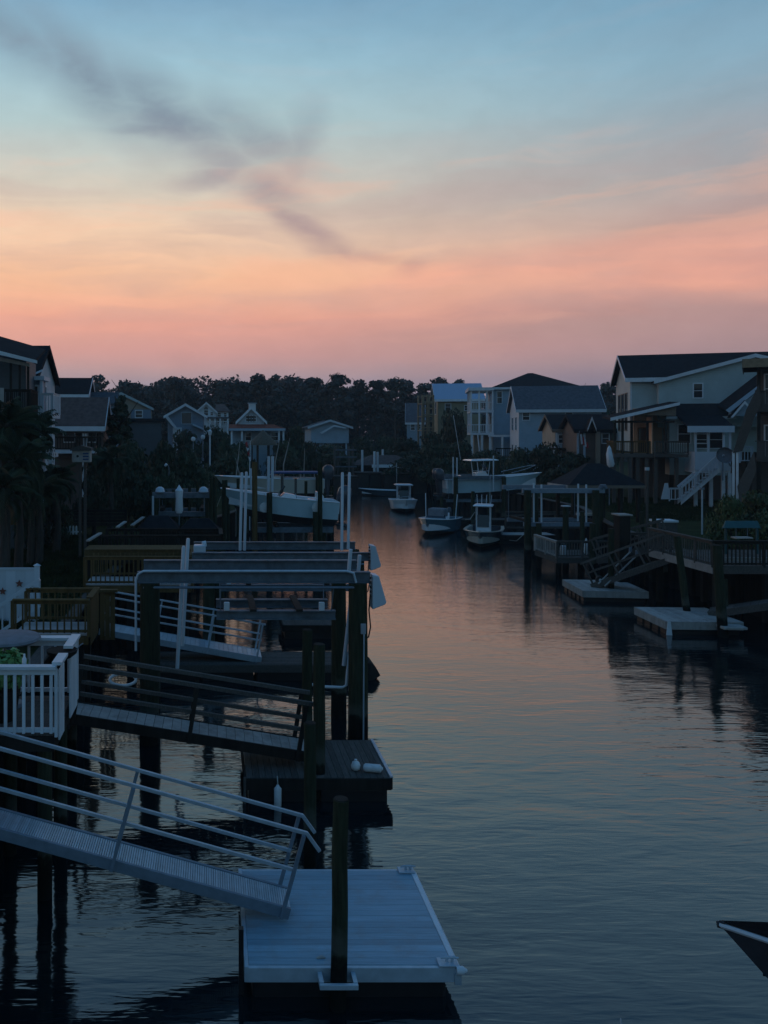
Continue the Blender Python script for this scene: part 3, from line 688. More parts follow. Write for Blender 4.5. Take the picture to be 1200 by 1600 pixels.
mb = MB((3.2,17.3,.5)); fender_bottle(mb, (3.16,17.32,.585), (3.56,17.24,.585), .085)
tag(mb.build('fender', 'fender', loc=(3.2,17.3,.5), smooth=True), 'white cylindrical fender lying on the dark timber dock corner', 'fender')
mb = MB((3.0,17.35,.5)); mb.path([(3.02,17.38,.505),(3.02,17.38,.53),(3.02,17.38,.60),(3.02,17.38,.67),(3.02,17.38,.70),(3.02,17.38,.73)], [.05,.085,.1,.075,.03,.03], 12)
tag(mb.build('buoy', 'fender', loc=(3.0,17.35,.5), smooth=True), 'small round white buoy beside the lying fender', 'buoy')
x = XU(434,16.85); t = thing('fender', 'white upright fender hanging on the front of the dark timber dock', 'fender', (x,16.85,0))
mb = MB(t.location); fender_bottle(mb, (x,16.85,-.12), (x,16.85,.42), .075); mb.build('body','fender',t,smooth=True)
MB(t.location).path([(x,16.85,.40),(x,16.87,.47),(x,16.98,.54)], .012, 6).build('rope','rope',t)
piling('dock_piling', 'tallest of the three pilings by the dark timber dock', XU(480,19.35), 19.35, -.8, ZV(984,19.35), .12)
piling('dock_piling', 'middle piling standing on the front edge of the dark timber dock', XU(498,17.3), 16.9+.36, -.8, ZV(1007,17.25), .125)
piling('dock_piling', 'lowest nearer piling standing in open water before the dark timber dock', XU(485,14.4), 14.4, -.8, ZV(1130,14.4), .108)

# ---- brown timber gangway to that dock
xa, za, xb, zb = gw_line(115,1106,480,1165,17.9)
t = gangway('old grey timber gangway of loose planks leading down to the dark timber dock', xa, za, xb, zb, 17.5, 18.3, 'wood_pale', 'wood_dark', 26, 1.02, .45, [.015,.5,.955], .2, .085, hook=False, m_rail='wood_grey')
t = thing('pier', 'dark timber landing under the white railed deck at the top of the timber gangway', 'pier', (xa-.6, 17.4, 0))
boards_y(t, xa-1.5, xa+.02, 17.2, 18.8, za-.02, 'wood_grey'); MB(t.location).box(xa-1.5,xa,17.2,18.8,za-.26,za-.06).build('joist_frame','wood_dark',t)
pieces('leg', MB().tube((0,0,-.8),(0,0,za-.27),.11,n=10), 'piling', t, [(Vector((x,y,0))-t.location,(0,0,0)) for x in (xa-1.3,xa-.15) for y in (17.35,18.6)], smooth=True)

# ---- boat lifts
def boat_lift(label, piles, ztop, x0, x1, yf, yb, pr, beam_m='steel', tubes=True, cradle=None, posts=(), motors=(), beam_h=.27, group=None, plate=None, mid=None):
    t = thing('boat_lift', label, 'boat lift', (x0, yf, 0), 0, group); o = t.location
    for (px, py, pz, r) in piles:
        MB(o).path([(px,py,-.9),(px+.01,py,pz*.4),(px,py,pz)], [r*1.05,r,r*.95], 14).build('piling', 'piling', t, smooth=True)
    for yy in (yf, yb):
        b = MB(o); h = beam_h  # I-beam
        b.box(x0,x1,yy-.1,yy+.1,ztop-.025,ztop); b.box(x0,x1,yy-.1,yy+.1,ztop-h,ztop-h+.025); b.box(x0,x1,yy-.012,yy+.012,ztop-h+.026,ztop-.026)
        b.build('top_beam', beam_m, t)
        MB(o).tube((x0+.15,yy-.16,ztop-h-.09),(x1-.2,yy-.16,ztop-h-.09),.03,n=8).build('drive_shaft','alu_dark',t,smooth=True)
        if tubes and yy == yf:
            r_ = .03
            MB(o).path([(x0-.03,yy-.13,ztop-1.9 if tubes == 2 else ztop-.6),(x0-.03,yy-.13,ztop-.2),(x0+.02,yy-.13,ztop-.05),(x0+.15,yy-.13,ztop+.03),(x1-.6,yy-.13,ztop+.03),(x1-.42,yy-.13,ztop-.02),(x1-.36,yy-.13,ztop-.25)], r_, 8).build('conduit','alu',t,smooth=True)
    if cradle:
        cz, cx0, cx1 = cradle
        for yy in (yf+.25, yb-.25):
            b = MB(o); b.box(cx0,cx1,yy-.09,yy+.09,cz-.03,cz); b.box(cx0,cx1,yy-.012,yy+.012,cz-.19,cz-.031); b.box(cx0,cx1,yy-.09,yy+.09,cz-.22,cz-.191); b.build('cradle_beam',beam_m,t)
            for cx in (cx0+.1, cx1-.1):
                MB(o).tube((cx,yy,cz),(cx,yy+(yf-.16-yy if yy<(yf+yb)/2 else yb-.16-yy),ztop-beam_h-.09),.014,n=5).build('cable','alu_dark',t)
        for cx in (cx0+.9, cx1-.9):
            MB(o).box(cx-.08,cx+.08,yf+.05,yb-.05,cz+.003,cz+.06).build('bunk','wood_dark',t)
        for cx in (cx0+.25, cx1-.35):
            MB(o).box(cx-.07,cx+.07,yf+.1,yf+.2,cz+.01,cz+.22).build('bunk_bracket','white',t,bevel=.02)
    for (p, q) in posts:
        MB(o).path([p, tuple(Vector(p).lerp(Vector(q),.985)), q], [.05,.05,.036], 10).build('guide_post','white_clean',t,smooth=True)
    for (mx, my, mz, s) in motors:
        m_ = MB(o)
        m_.prism([(mx,my-.2,mz),(mx+.16*s,my-.2,mz-.03),(mx+.34*s,my-.2,mz-.66),(mx+.31*s,my-.2,mz-.72),(mx,my-.2,mz-.84)], (0,.42,0))
        mm = m_.build('motor_cover','white_clean',t,bevel=.02)
        MB(o).path([(mx-.02*s,my,mz-.5),(mx-.05*s,my,mz-.9),(mx-.01*s,my,mz-1.3),(mx-.06*s,my,mz-1.55),(mx-.16*s,my-.02,mz-1.6)],.018,6).build('power_cable','rubber',t,smooth=True)
        ch = MB(o)
        for k in range(5): ch.box(mx-.05*s-.02,mx-.05*s+.02,my-.22,my-.18,mz-.1-k*.11,mz-.04-k*.11)
        ch.build('chain','rubber',t)
    return t
z1 = ZV(893,20.3)
X0, X1 = XU(215,20.3), XU(578,20.3)
def gp(u0,v0,u1,v1,D,D2=None): return (tuple(P(u0,v0,D)), tuple(P(u1,v1,D2 or D)))
pl = [(XU(233,20.3),20.3,z1-.28,.235),(XU(559,20.3),20.3,z1-.28,.235),(XU(233,20.3)-.05,22.2,z1-.28,.2),(XU(529,22.2),22.2,z1-.28,.2)]
boat_lift('nearest empty boat lift with thick mossy pilings and a long grey top beam', pl, z1, X0, X1, 20.3, 22.2, .23, tubes=2,
          cradle=(ZV(945,21.2), XU(338,21.2), XU(518,21.2)), posts=[gp(277,1044,287,853,20.9),gp(285,1009,294,841,21.3),gp(537,1040,552,905,20.6),gp(547,1080,556,920,20.75),gp(545,893,548,858,21.5),gp(560,893,562,867,21.9)],
          motors=[(XU(579,20.3)+.02,20.35,z1-.06,1)])
# meter box on the front right piling, with conduit
t = thing('electric_box', 'small grey electric box strapped to the front right lift piling', 'electric box', (XU(568,20.05), 20.03, 0))
MB(t.location).box(XU(564,20),XU(572,20),20.0,20.06,ZV(991,20),ZV(975,20)).build('box','skin_box',t,bevel=.01)
MB(t.location).tube((XU(569,20),20.02,ZV(990,20)),(XU(568,20),20.02,0.1),.02,n=6).build('conduit','alu',t)
# white pipe frame low between the pilings
t = thing('pipe_frame', 'white pipe step frame low beside the front right lift piling', 'pipe frame', (XU(530,20.6),20.6,0))
zz = ZV(1074,20.6); MB(t.location).path([(XU(476,20.6),20.6,zz+.12),(XU(500,20.6),20.6,zz+.02),(XU(535,20.6),20.6,zz),(XU(541,20.6),20.6,zz+.05),(XU(547,20.6),20.6,ZV(1000,20.6))],.035,8).build('pipe','white',t,smooth=True)
# ---- long low floating dock behind, with a pointed end
x0, x1 = XU(225,25.4), XU(572,25.4)
t = timber_float('long low dark float under the near boat lift, pointed at its canal end', x0, x1, 25.4, 26.9, .5, along='x', skirt='wood_grey')
MB(t.location).prism([(x1+.052,25.38,-.1),(x1+.47,25.55,.12),(x1+.34,25.6,.36),(x1+.2,25.6,.48),(x1+.052,25.6,.498)], (0,1.1,0)).build('end_wedge','wood_dark',t)
# ---- third gangway, double silver rails
xa, za, xb, zb = gw_line(158,978,408,1022,26.1)
gangway('silver gangway with twin rails seen through the near boat lift', xa, za, xb, zb, 25.7, 26.6, 'alu', 'alu', 34, 1.02, .5, [.03,.34,.67,.97], .18, .05, hook=False)
t = timber_float('square dark float beneath the lift cradle beam', XU(440,31.5), XU(519,31.5), 30.6, 32.4, .52)
# ring of rope on the water side of the timber gangway
t = thing('life_ring', 'pale ring buoy hanging behind the timber gangway rail', 'ring buoy', tuple(P(192,1062,19)))
MB().path([(math.cos(a)*.30,0.05*math.sin(a),math.sin(a)*.12) for a in (2*math.pi*k/20 for k in range(21))],.035,6,cap=False).build('ring','fender',t,smooth=True)
# ---- second boat lift
z2 = ZV(863,27.3); yb = 30.0
boat_lift('second empty boat lift behind the nearest one, with a boxed motor on its bank end', [(XU(326,27.3),27.3,z2-.28,.2),(XU(560,27.3),27.3,z2-.28,.2),(XU(342,30),30,z2-.28,.2),(XU(553,30),30,z2-.28,.2)], z2, XU(300,27.3), XU(577,27.3), 27.3, yb, .2, tubes=False,
          cradle=(ZV(905,28.5), XU(345,28.5), XU(545,28.5)),
          posts=[gp(375,860,378,738,28.2),gp(382,860,385,737,28.6),gp(534,860,535,738,28.4),gp(544,858,546,738,28.9)], motors=[(XU(577,27.3)+.02,27.35,ZV(851,27.3),1)])
t = thing('motor_box', 'white hoist motor box on the bank end of the second lift', 'motor box', tuple(P(312,863,27.5)))
mm = MB().box(-.2,.2,-.2,.2,0,.25).build('housing','white_clean',t,bevel=.04); MB().path([(.15,0,.2),(.15,0,.32),(.21,0,.34)],[.08,.09,.05],8).build('vent','white_clean',t,smooth=True)

# ---- white railed deck of the near house
def white_deck():
    zr = ZV(1040,13.2); zd = zr-1.08; x1 = -2.46
    t = thing('house_deck', 'white painted railing deck with potted plant over the dark water', 'deck', (x1, 13.2, 0)); o = t.location
    boards_x(t, -7.5, x1-.05, 13.2, 15.1, zd, 'wood_grey')
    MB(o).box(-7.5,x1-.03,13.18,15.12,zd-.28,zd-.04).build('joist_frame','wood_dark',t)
    railing(t, (-7.5,13.2,zd),(x1,13.2,zd),1.08,'white',1.43,.143,.045,cap=(.16,.05),low=.06,post_w=.045)
    railing(t, (-7.5,15.1,zd),(x1,15.1,zd),1.08,'white',1.9,.235,.04,cap=(.2,.05),low=.12,top_under=.11)
    # side boarding in two panels with a gap between
    for (ya, yb_) in ((13.27,13.72),(14.3,15.03)):
        MB(o).box(x1-.07,x1+.09,ya-.06,yb_+.06,zr+.001,zr+.05).build('handrail','white',t)
        n = max(2,round((yb_-ya)/.13))
        pieces('side_board', MB().box(-.012,.012,-.058,.058,-.08,1.04), 'white', t, [(Vector((x1+.03, ya+(k+.5)*(yb_-ya)/n, zd-.05))-o,(0,0,0)) for k in range(n)])
    pieces('leg', MB().tube((0,0,-.9),(0,0,zd-.29),.12,n=10), 'piling', t, [(Vector((x,y,0))-o,(0,0,0)) for x in (-2.7,-3.6,-5.2) for y in (13.5,14.9)], smooth=True)
    return zd
zd = white_deck()
# patio table with a tall plant on the white deck
px, py = XU(12,14.2), 14.2
t = thing('patio_table', 'round grey patio table behind the pot plant on the white deck', 'table', (px-.1, 14.6, zd))
MB().path([(0,0,1.12),(0,0,1.16),(0,0,1.2),(0,0,1.24)],[.52,.58,.56,.3],24).build('tabletop','canvas_grey',t,smooth=True); MB().tube((0,0,0),(0,0,1.12),.05,n=8).build('leg','alu_dark',t); MB().path([(0,0,0),(0,0,.05)],[.3,.26],14).build('base','alu_dark',t)
t = thing('pot_plant', 'bright green leafy pot plant behind the white railing', 'plant', (px, 13.85, zd))
MB().path([(0,0,0),(0,0,.05),(0,0,.45),(0,0,.5)],[.2,.22,.29,.3],16).build('pot','wood_dark',t,smooth=True)
o = leaf_obj('foliage', leaf_mesh('pot_leaves',[(0,0,.82,.38,.3,.32,1),(.18,0,.95,.2,.2,.2,.4)],520,.075,4,.5),'leaf_plant',t)
t = thing('bottle', 'small white bottle standing on the white deck railing', 'bottle', tuple(P(38,1041,13.5)))
MB().path([(0,0,0),(0,0,.12),(0,0,.15),(0,0,.2)],[.035,.036,.02,.015],10).build('body','white',t,smooth=True)
t = thing('hanging_planter', 'dark bowl shaped planter hooked inside the white deck corner', 'planter', tuple(P(97,1027,14.3)))
MB().path([(0,0,-.02),(0,0,.0),(0,0,.07),(0,0,.13)],[.08,.16,.25,.27],16).build('bowl','wood_dark',t,smooth=True); MB().path([(.25,0,.12),(.3,0,.2),(.36,0,.24)],.012,6).build('hook','alu_dark',t)
# ---- white vinyl privacy fence with rusty stars
D = 25.0; t = thing('privacy_fence', 'white vinyl board fence with two rusty stars hung on it', 'fence', (XU(60,D), D, GZ)); o = t.location
xe = XU(58,D); zt = ZV(887,D)
pieces('fence_board', MB().box(-.145,.145,-.02,.02,0,zt-GZ-.1), 'white_clean', t, [(Vector((xe-.2-.292*k, D, GZ+.03))-o,(0,0,0)) for k in range(10)])
MB(o).box(xe-3.2,xe-.07,D-.035,D+.035,zt-.08,zt).build('top_rail','white_clean',t)
MB(o).box(xe-.07,xe+.07,D-.07,D+.07,GZ-.1,zt+.06).build('fence_post','white_clean',t); MB(o).path([(xe,D,zt+.06),(xe,D,zt+.07),(xe,D,zt+.13)],[.12,.12,.01],4).build('post_cap','white_clean',t)
for (u, v) in ((30,912),(4,924)):
    c = P(u,v,D-.05); t = thing('star_ornament', 'upper rusty star ornament on the white fence' if u > 10 else 'lower rusty star ornament on the white fence near its low end', 'star', tuple(c))
    MB().prism([(math.sin(a)*(.12 if k%2==0 else .055),0,math.cos(a)*(.12 if k%2==0 else .055)) for k, a in enumerate(math.pi*j/5 for j in range(10))],(0,.02,0)).build('star','rust',t)
# white stair rails coming down in front of the fence
t = thing('stair_railing', 'white sloping stair railing in front of the white fence', 'railing', tuple(P(60,900,24)))
o = t.location
for dd in (23.6,):
    a, b = P(62,905,dd), P(-8,952,dd); MB(o).bar(a,b,.1,.09).build('handrail','white_clean',t); MB(o).bar(a-Vector((0,0,.75)),b-Vector((0,0,.75)),.05,.09).build('rail','white_clean',t)
    for k in range(7):
        c = a.lerp(b,k/6); MB(o).box(c.x-.02,c.x+.02,c.y-.02,c.y+.02,c.z-.8,c.z-.05).build('baluster','white_clean',t)
# ---- brown decks one behind the other
def deck(label, x0, x1, y0, y1, zd, h, m, floor='conc', side=True, step=.2, back=True, legs=True, name='house_deck', left=False, bw=.04):
    t = thing(name, label, 'deck', (x1, y0, 0)); o = t.location
    (boards_x if floor else boards_x)(t, x0, x1-.05, y0+.05, y1-.05, zd, floor or m, .19)
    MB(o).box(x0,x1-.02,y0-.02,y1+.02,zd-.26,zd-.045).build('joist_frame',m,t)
    railing(t,(x0,y0,zd),(x1,y0,zd),h,m,2.0,step,bw)
    if back: railing(t,(x0,y1,zd),(x1,y1,zd),h,m,2.0,step,bw)
    if side:
        MB(o).box(x1-.08,x1+.09,y0+.06,y1-.06,zd+h+.001,zd+h+.04).build('handrail',m,t)
        n = max(2,round((y1-y0-.2)/.13)); pieces('side_board', MB().box(-.012,.012,-.06,.06,-.3,h-.01), m, t, [(Vector((x1+.03,y0+.1+(k+.5)*(y1-y0-.2)/n,zd))-o,(0,0,0)) for k in range(n)])
    if left: railing(t,(x0,y1,zd),(x0,y0,zd),h,m,2.0,step,bw)
    if legs: pieces('leg', MB().box(-.09,.09,-.09,.09,-.9-zd+.26,-.26), 'wood_dark', t, [(Vector((x,y,zd))-o,(0,0,0)) for x in (x1-.25,x1-2.2) for y in (y0+.2,y1-.2)])
    return t
zc = ZV(992,22.0)
deck('olive brown timber deck with pale floor beside the white fence', -5.25, XU(139,22), 22.0, 23.6, zc, ZV(936,22)-zc, 'wood_brown', step=.17)
t = thing('gate_panel', 'tall brown boarded pier side between the brown deck and silver gangway', 'panel', (XU(165,24.4),24.4,0))
pieces('side_board', MB().box(-.07,.07,-.015,.015,0,ZV(925,24.4)-GZ+.4), 'wood_brown', t, [(Vector((XU(160,24.4)+.15*k,24.4,GZ-.4))-t.location,(0,0,0)) for k in range(3)])
MB(t.location).box(XU(156,24.4),XU(184,24.4),24.3,24.5,ZV(925,24.4),ZV(921,24.4)).build('cap_board','wood_brown',t)
zc = ZV(914,29.0)
deck('brown deck with close balusters and a lattice strip, behind the olive one', XU(132,29), XU(300,29), 29.0, 30.8, zc, ZV(869,29)-zc, 'wood_brown', step=.16)
deck('dark long railing deck furthest back on the near bank', XU(155,35), XU(345,35), 35.0, 37.5, 2.35, ZV(836,35)-2.35, 'wood_dark', floor='wood_dark', step=.14)
t = thing('plank_bench', 'brown plank ledge between the two brown railings', 'ledge', (XU(235,32),32,0))
MB(t.location).box(XU(132,32),XU(345,32),31.9,32.0,ZV(868,32),ZV(858,32)).build('front_board','wood_brown',t); MB(t.location).box(XU(132,32),XU(345,32),32.001,33.2,ZV(859.5,32),ZV(858,32)).build('top_board','wood_brown',t)
pieces('leg', MB().box(-.08,.08,-.08,.08,-.5,ZV(868,32)), 'wood_dark', t, [(Vector((XU(u,32.3),32.6,0))-t.location,(0,0,0)) for u in (140,210,280,340)])
for (u0,v0,u1,v1,D,lb) in ((137,845,157,833,33,'pale sloping handrail end low by the dark lawn'),(183,824,196,815,38,'short pale handrail end by the small hut roofs'),(206,821,224,808,38,'pale sloping handrail right of the short one')):
    t = thing('stair_handrail', lb, 'handrail', tuple(P((u0+u1)/2,v1,D))); a, b = P(u0,v0,D), P(u1,v1,D+1.2)
    MB(t.location).bar(a,b,.15,.06).build('rail','wood_pale',t)
    for p in (a,b): MB(t.location).box(p.x-.04,p.x+.04,p.y-.04,p.y+.04,GZ,p.z-.03).build('railing_post','wood_dark',t)
for (u,v,D,lb) in ((248,812,39.5,'small dark hipped hut roof nearer the stairs'),(312,816,39.5,'small dark hipped hut roof by the lift posts')):
    c = P(u,v+12,D); t = thing('dock_hut', lb, 'hut', (c.x,c.y,GZ)); zz = c.z-GZ
    MB().loft([[(-1.0,-.7,zz),(1.0,-.7,zz),(1.0,.7,zz),(-1.0,.7,zz)],[(-.45,-.15,zz+.55),(.45,-.15,zz+.55),(.45,.15,zz+.55),(-.45,.15,zz+.55)]]).build('roof','roof_dark',t)
    MB().box(-.85,.85,-.55,.55,0,zz-.002).build('wall','wood_dark',t)
# ---- lawn furniture: board stand, martin house, picket, board fence
t = thing('board_stand', 'brown framed notice board on the lawn beside the palms', 'notice board', (XU(16,36),36,GZ)); a, b = P(5,797,36), P(28,820,36)
MB(t.location).box(a.x,b.x,36,36.06,b.z,a.z).build('panel','wood_brown',t); MB(t.location).box(a.x-.06,b.x+.06,35.95,36.1,a.z+.001,a.z+.08).build('frame','wood_dark',t)
for u in (6,27): MB(t.location).box(XU(u,36)-.05,XU(u,36)+.05,36.061,36.15,GZ-.1,a.z).build('leg','wood_dark',t)
t = thing('bird_house', 'wooden purple and cream bird house raised on a tall double post', 'bird house', (XU(129,38),38,GZ)); o = t.location
a, b = P(114,704,38), P(142,722,38)
MB(o).box(a.x,b.x,37.7,38.3,b.z,a.z).build('box','wood_pale',t,bevel=.02)
MB(o).prism([(a.x-.08,37.62,a.z+.002),(b.x+.08,37.62,a.z+.002),(b.x+.05,37.62,a.z+.13),((a.x+b.x)/2,37.62,a.z+.24),(a.x-.05,37.62,a.z+.10)],(0,.76,0)).build('roof','wood_grey',t)
m_ = MB(o)
for k in range(3): m_.box(b.x-.32,b.x-.06,37.69,37.699,b.z+.1+.13*k,b.z+.17+.13*k)
m_.build('blue_slat','canvas_blue',t); MB(o).path([((a.x+b.x)/2-.15,37.695,a.z-.25),((a.x+b.x)/2-.15,37.72,a.z-.25)],.06,10).build('entrance_hole','black',t)
for u in (125,133): MB(o).box(XU(u,38)-.055,XU(u,38)+.055,37.95,38.06,GZ-.2,b.z-.002).build('post','wood_grey',t)
t = thing('picket_fence', 'low white picket fence at the far edge of the dark lawn', 'fence', (XU(90,42),42,GZ)); o = t.location
pieces('picket', MB().prism([(-.045,0,0),(.045,0,0),(.045,0,.38),(0,0,.45),(-.045,0,.38)],(0,.02,0)),'white',t,[(Vector((XU(50,42)+.16*k,42,ZV(835,42)))-o,(0,0,0)) for k in range(16)])
MB(o).box(XU(50,42)-.1,XU(50,42)+2.5,42.021,42.05,ZV(832,42),ZV(830,42)).build('rail','white',t)
pieces('fence_post',MB().box(-.04,.04,.051,.12,GZ-.1-ZV(835,42),.3),'wood_dark',t,[(Vector((XU(u,42),42,ZV(835,42)))-o,(0,0,0)) for u in (52,90,126)])
t = thing('board_fence', 'dark slatted board fence behind the picket fence and shrubs', 'fence', (XU(130,45),45,GZ)); o = t.location
pieces('fence_board', MB().box(0,5.2,-.015,.015,-.075,.075),'wood_dark',t,[(Vector((XU(48,45),45,ZV(819-5.2*k,45)))-o,(0,0,0)) for k in range(5)])
pieces('fence_post', MB().box(-.06,.06,.02,.12,GZ-.1-ZV(819,45),ZV(796,45)-ZV(819,45)),'wood_dark',t,[(Vector((XU(u,45),45,ZV(819,45)))-o,(0,0,0)) for u in (52,98,148,196)])
# ================================================================== boats
def sec_b(s, B):  # half beam along the length, s 0 stern .. 1 bow
    return B/2*(.90+.10*min(1,s/.3)) if s < .45 else B/2*max(.02, (1-((s-.45)/.55)**2.3))
def hull_parts(t, L, B, h, draft, hull_m, rim_m='hull_white', deck_m='hull_white', bottom_m='antifoul', sheer_rise=.28, foredeck=.0, rake=.16, flare=.16, fwd=.34, crise=.30):
    """local axes: bow along +x, waterline at z=0"""
    n = 14; top = []; inn = []; R1 = []; RB = []
    for k in range(n+1):
        s = k/n; b = sec_b(s, B); x = -L/2+L*s; zs = h*(1+sheer_rise*s*s) ; zk = -draft*(1 if s < .4 else 1-((s-.4)/.6)**2*1.0)
        fl = 1-flare-fwd*max(0,(s-.45)/.55); xk = x - rake*L*max(0,(s-.6)/.4)**1.5
        zc = zk*.25+ .12*h + crise*h*max(0,(s-.3)/.7)
        def mixx(z): return xk+(x-xk)*max(0,min(1,(z-zk)/(zs-zk)))
        keel = Vector((xk,0,zk)); ch = Vector((mixx(zc), b*fl, zc)); mid = Vector((mixx((zc+zs)/2), b*(fl+ (1-fl)*.45), (zc+zs)/2)); sh = Vector((x,b,zs))
        m = lambda p: Vector((p.x,-p.y,p.z))
        RB.append([ch, keel, m(ch)]); R1.append(([sh, mid, ch], [m(ch), m(mid), m(sh)])); top.append(sh)
    hb = MB()
    hb.loft([r[0] for r in R1], cap=False, close=False); hb.loft([r[1] for r in R1], cap=False, close=False)
    a, b_ = R1[0]; hb.face(a[0], a[1], a[2], b_[0], b_[1], b_[2])
    hb.build('hull', hull_m, t, smooth=True)
    bb = MB(); bb.loft(RB, cap=False, close=False); bb.face(*RB[0]); bb.build('bottom', bottom_m, t, smooth=True)
    line = [Vector((p.x,p.y,p.z)) for p in top]+[Vector((p.x,-p.y,p.z)) for p in reversed(top)]
    MB().path(line, .035, 6).build('rub_rail', rim_m, t, smooth=True)
    g = MB(); w = .2; inner = [Vector((p.x-.05 if i<n else p.x-.5, max(.0,p.y-w), p.z+.01)) for i, p in enumerate(top)]
    outer = [p+Vector((0,0,.012)) for p in top]
    for i in range(n):
        for sg in (1,-1):
            q = [Vector((v.x, v.y*sg, v.z)) for v in (outer[i], outer[i+1], inner[i+1], inner[i])]; g.face(*q)
    zf = h*.35
    fl_ = [Vector((p.x, p.y, zf)) for p in inner]
    for i in range(n):
        for sg in (1,-1):
            g.face(*[Vector((v.x, v.y*sg, v.z)) for v in (inner[i], inner[i+1], fl_[i+1], fl_[i])])
        g.face(fl_[i], fl_[i+1], Vector((fl_[i+1].x,-fl_[i+1].y,zf)), Vector((fl_[i].x,-fl_[i].y,zf)))
    g.face(inner[0], Vector((inner[0].x,-inner[0].y,inner[0].z)), Vector((fl_[0].x,-fl_[0].y,zf)), fl_[0])
    if foredeck:
        i0 = int(n*(1-foredeck))
        for i in range(i0, n):
            g.face(outer[i]+Vector((0,0,.03)), outer[i+1]+Vector((0,0,.03)), Vector((outer[i+1].x,-outer[i+1].y,outer[i+1].z+.03)), Vector((outer[i].x,-outer[i].y,outer[i].z+.03)))
    g.build('deck', deck_m, t)
    return zf
def console(t, x, zf, w=.75, l=.7, h=1.0, m='hull_white'):
    c = MB().prism([(x-l/2,-w/2,zf),(x+l/2,-w/2,zf),(x+l*.42,-w/2,zf+h*.55),(x+l*.1,-w/2,zf+h),(x-l*.45,-w/2,zf+h*.92)],(0,w,0)).build('console', m, t, bevel=.03)
    MB().prism([(x+l*.36,-w*.46,zf+h*.72),(x+l*.40,-w*.46,zf+h*.72),(x+l*.14,-w*.46,zf+h*1.42),(x+l*.10,-w*.46,zf+h*1.42)],(0,w*.92,0)).build('windshield','glass',c)
    MB().path([(x-l*.5+.0+.13*math.cos(a)*.4,.17*math.sin(a),zf+h*.78+.17*math.cos(a)) for a in (2*math.pi*k/14 for k in range(15))],.018,5,cap=False).build('wheel','alu_dark',c,smooth=True)
    MB().box(x-l-.55,x-l-.1,-w*.4,w*.4,zf,zf+.62).build('seat',m,t,bevel=.05); MB().box(x-l-.57,x-l-.5,-w*.4,w*.4,zf+.63,zf+1.05).build('backrest','canvas_grey' if m=='hull_dark' else m,t,bevel=.03)
def t_top(t, x, zf, w=1.5, l=1.7, h=2.0, m='hull_white', leg_m='white'):
    MB().loft([[(x-l/2,-w/2,zf+h),(x+l/2,-w/2,zf+h),(x+l/2,w/2,zf+h),(x-l/2,w/2,zf+h)],[(x-l/2-.04,-w/2-.04,zf+h+.05),(x+l/2+.04,-w/2-.04,zf+h+.05),(x+l/2+.04,w/2+.04,zf+h+.05),(x-l/2-.04,w/2+.04,zf+h+.05)],[(x-l*.42,-w*.4,zf+h+.13),(x+l*.42,-w*.4,zf+h+.13),(x+l*.42,w*.4,zf+h+.13),(x-l*.42,w*.4,zf+h+.13)]]).build('hardtop', m, t, bevel=.02)
    for sg in (1,-1):
        y = sg*w*.36
        MB().path([(x-.5,y,zf),(x-.45,y,zf+h*.55),(x-.55,y,zf+h)],.032,7).build('top_leg',leg_m,t,smooth=True)
        MB().path([(x+.42,y,zf),(x+.40,y,zf+h*.5),(x+.55,y,zf+h)],.032,7).build('top_leg',leg_m,t,smooth=True)
        MB().tube((x-.47,y,zf+h*.6),(x+.42,y,zf+h*.62),.022,n=6).build('top_rail',leg_m,t,smooth=True)
    fr = MB(); fr.tube((x-.5,-w*.36,zf+h-.02),(x-.5,w*.36,zf+h-.02),.025,n=6); fr.tube((x+.5,-w*.36,zf+h-.02),(x+.5,w*.36,zf+h-.02),.025,n=6); fr.build('top_frame',leg_m,t,smooth=True)
def outboard(t, x, y, z, s=1.0, m='cowl', tilt=0):
    def el(zz, a, b, dx=0): return [(x+dx*s-.25*s+math.cos(q)*a*s, y+math.sin(q)*b*s, z+zz*s) for q in (2*math.pi*k/14 for k in range(14))]
    c = MB().loft([el(.0,.20,.15,.02), el(.12,.30,.21), el(.38,.33,.23,-.02), el(.62,.27,.19,-.04), el(.74,.12,.10,-.05)]).build('outboard_motor', m, t, smooth=True)
    mid = MB(); mid.loft([el(.001-.002,.14,.10), el(-.5,.12,.07,.02), el(-.92,.10,.04,.03)]); mid.build('midsection', m, c, smooth=True)
    lo = MB(); lo.path([(x-.55*s,y,z-.98*s),(x-.45*s,y,z-.98*s),(x-.1*s,y,z-.98*s),(x+.05*s,y,z-.98*s)],[.03*s,.075*s,.07*s,.015*s],8); lo.box(x-.5*s,x-.05*s,y-.012,y+.012,z-1.2*s,z-.95*s); lo.box(x-.5*s,x-.02*s,y-.12*s,y+.12*s,z-.86*s,z-.84*s); lo.build('gearcase', m, c, smooth=True)
def boat(name, label, loc, rz, L, B, h, draft, hull, tt=None, con=(0,.0), engines=1, eng_s=1.0, group=None, cat='boat', hull_kw={}, con_m='hull_white', top_m='hull_white', eng_m='cowl'):
    t = thing(name, label, cat, loc, rz, group)
    zf = hull_parts(t, L, B, h, draft, hull, **hull_kw)
    if con: console(t, con[0], zf, *con[1:], m=con_m)
    if tt: t_top(t, con[0]-.1 if con else 0, zf, *tt, m=top_m)
    for k in range(engines):
        outboard(t, -L/2-.05, (k-(engines-1)/2)*.75, h*.95, eng_s, eng_m)
    return t, zf
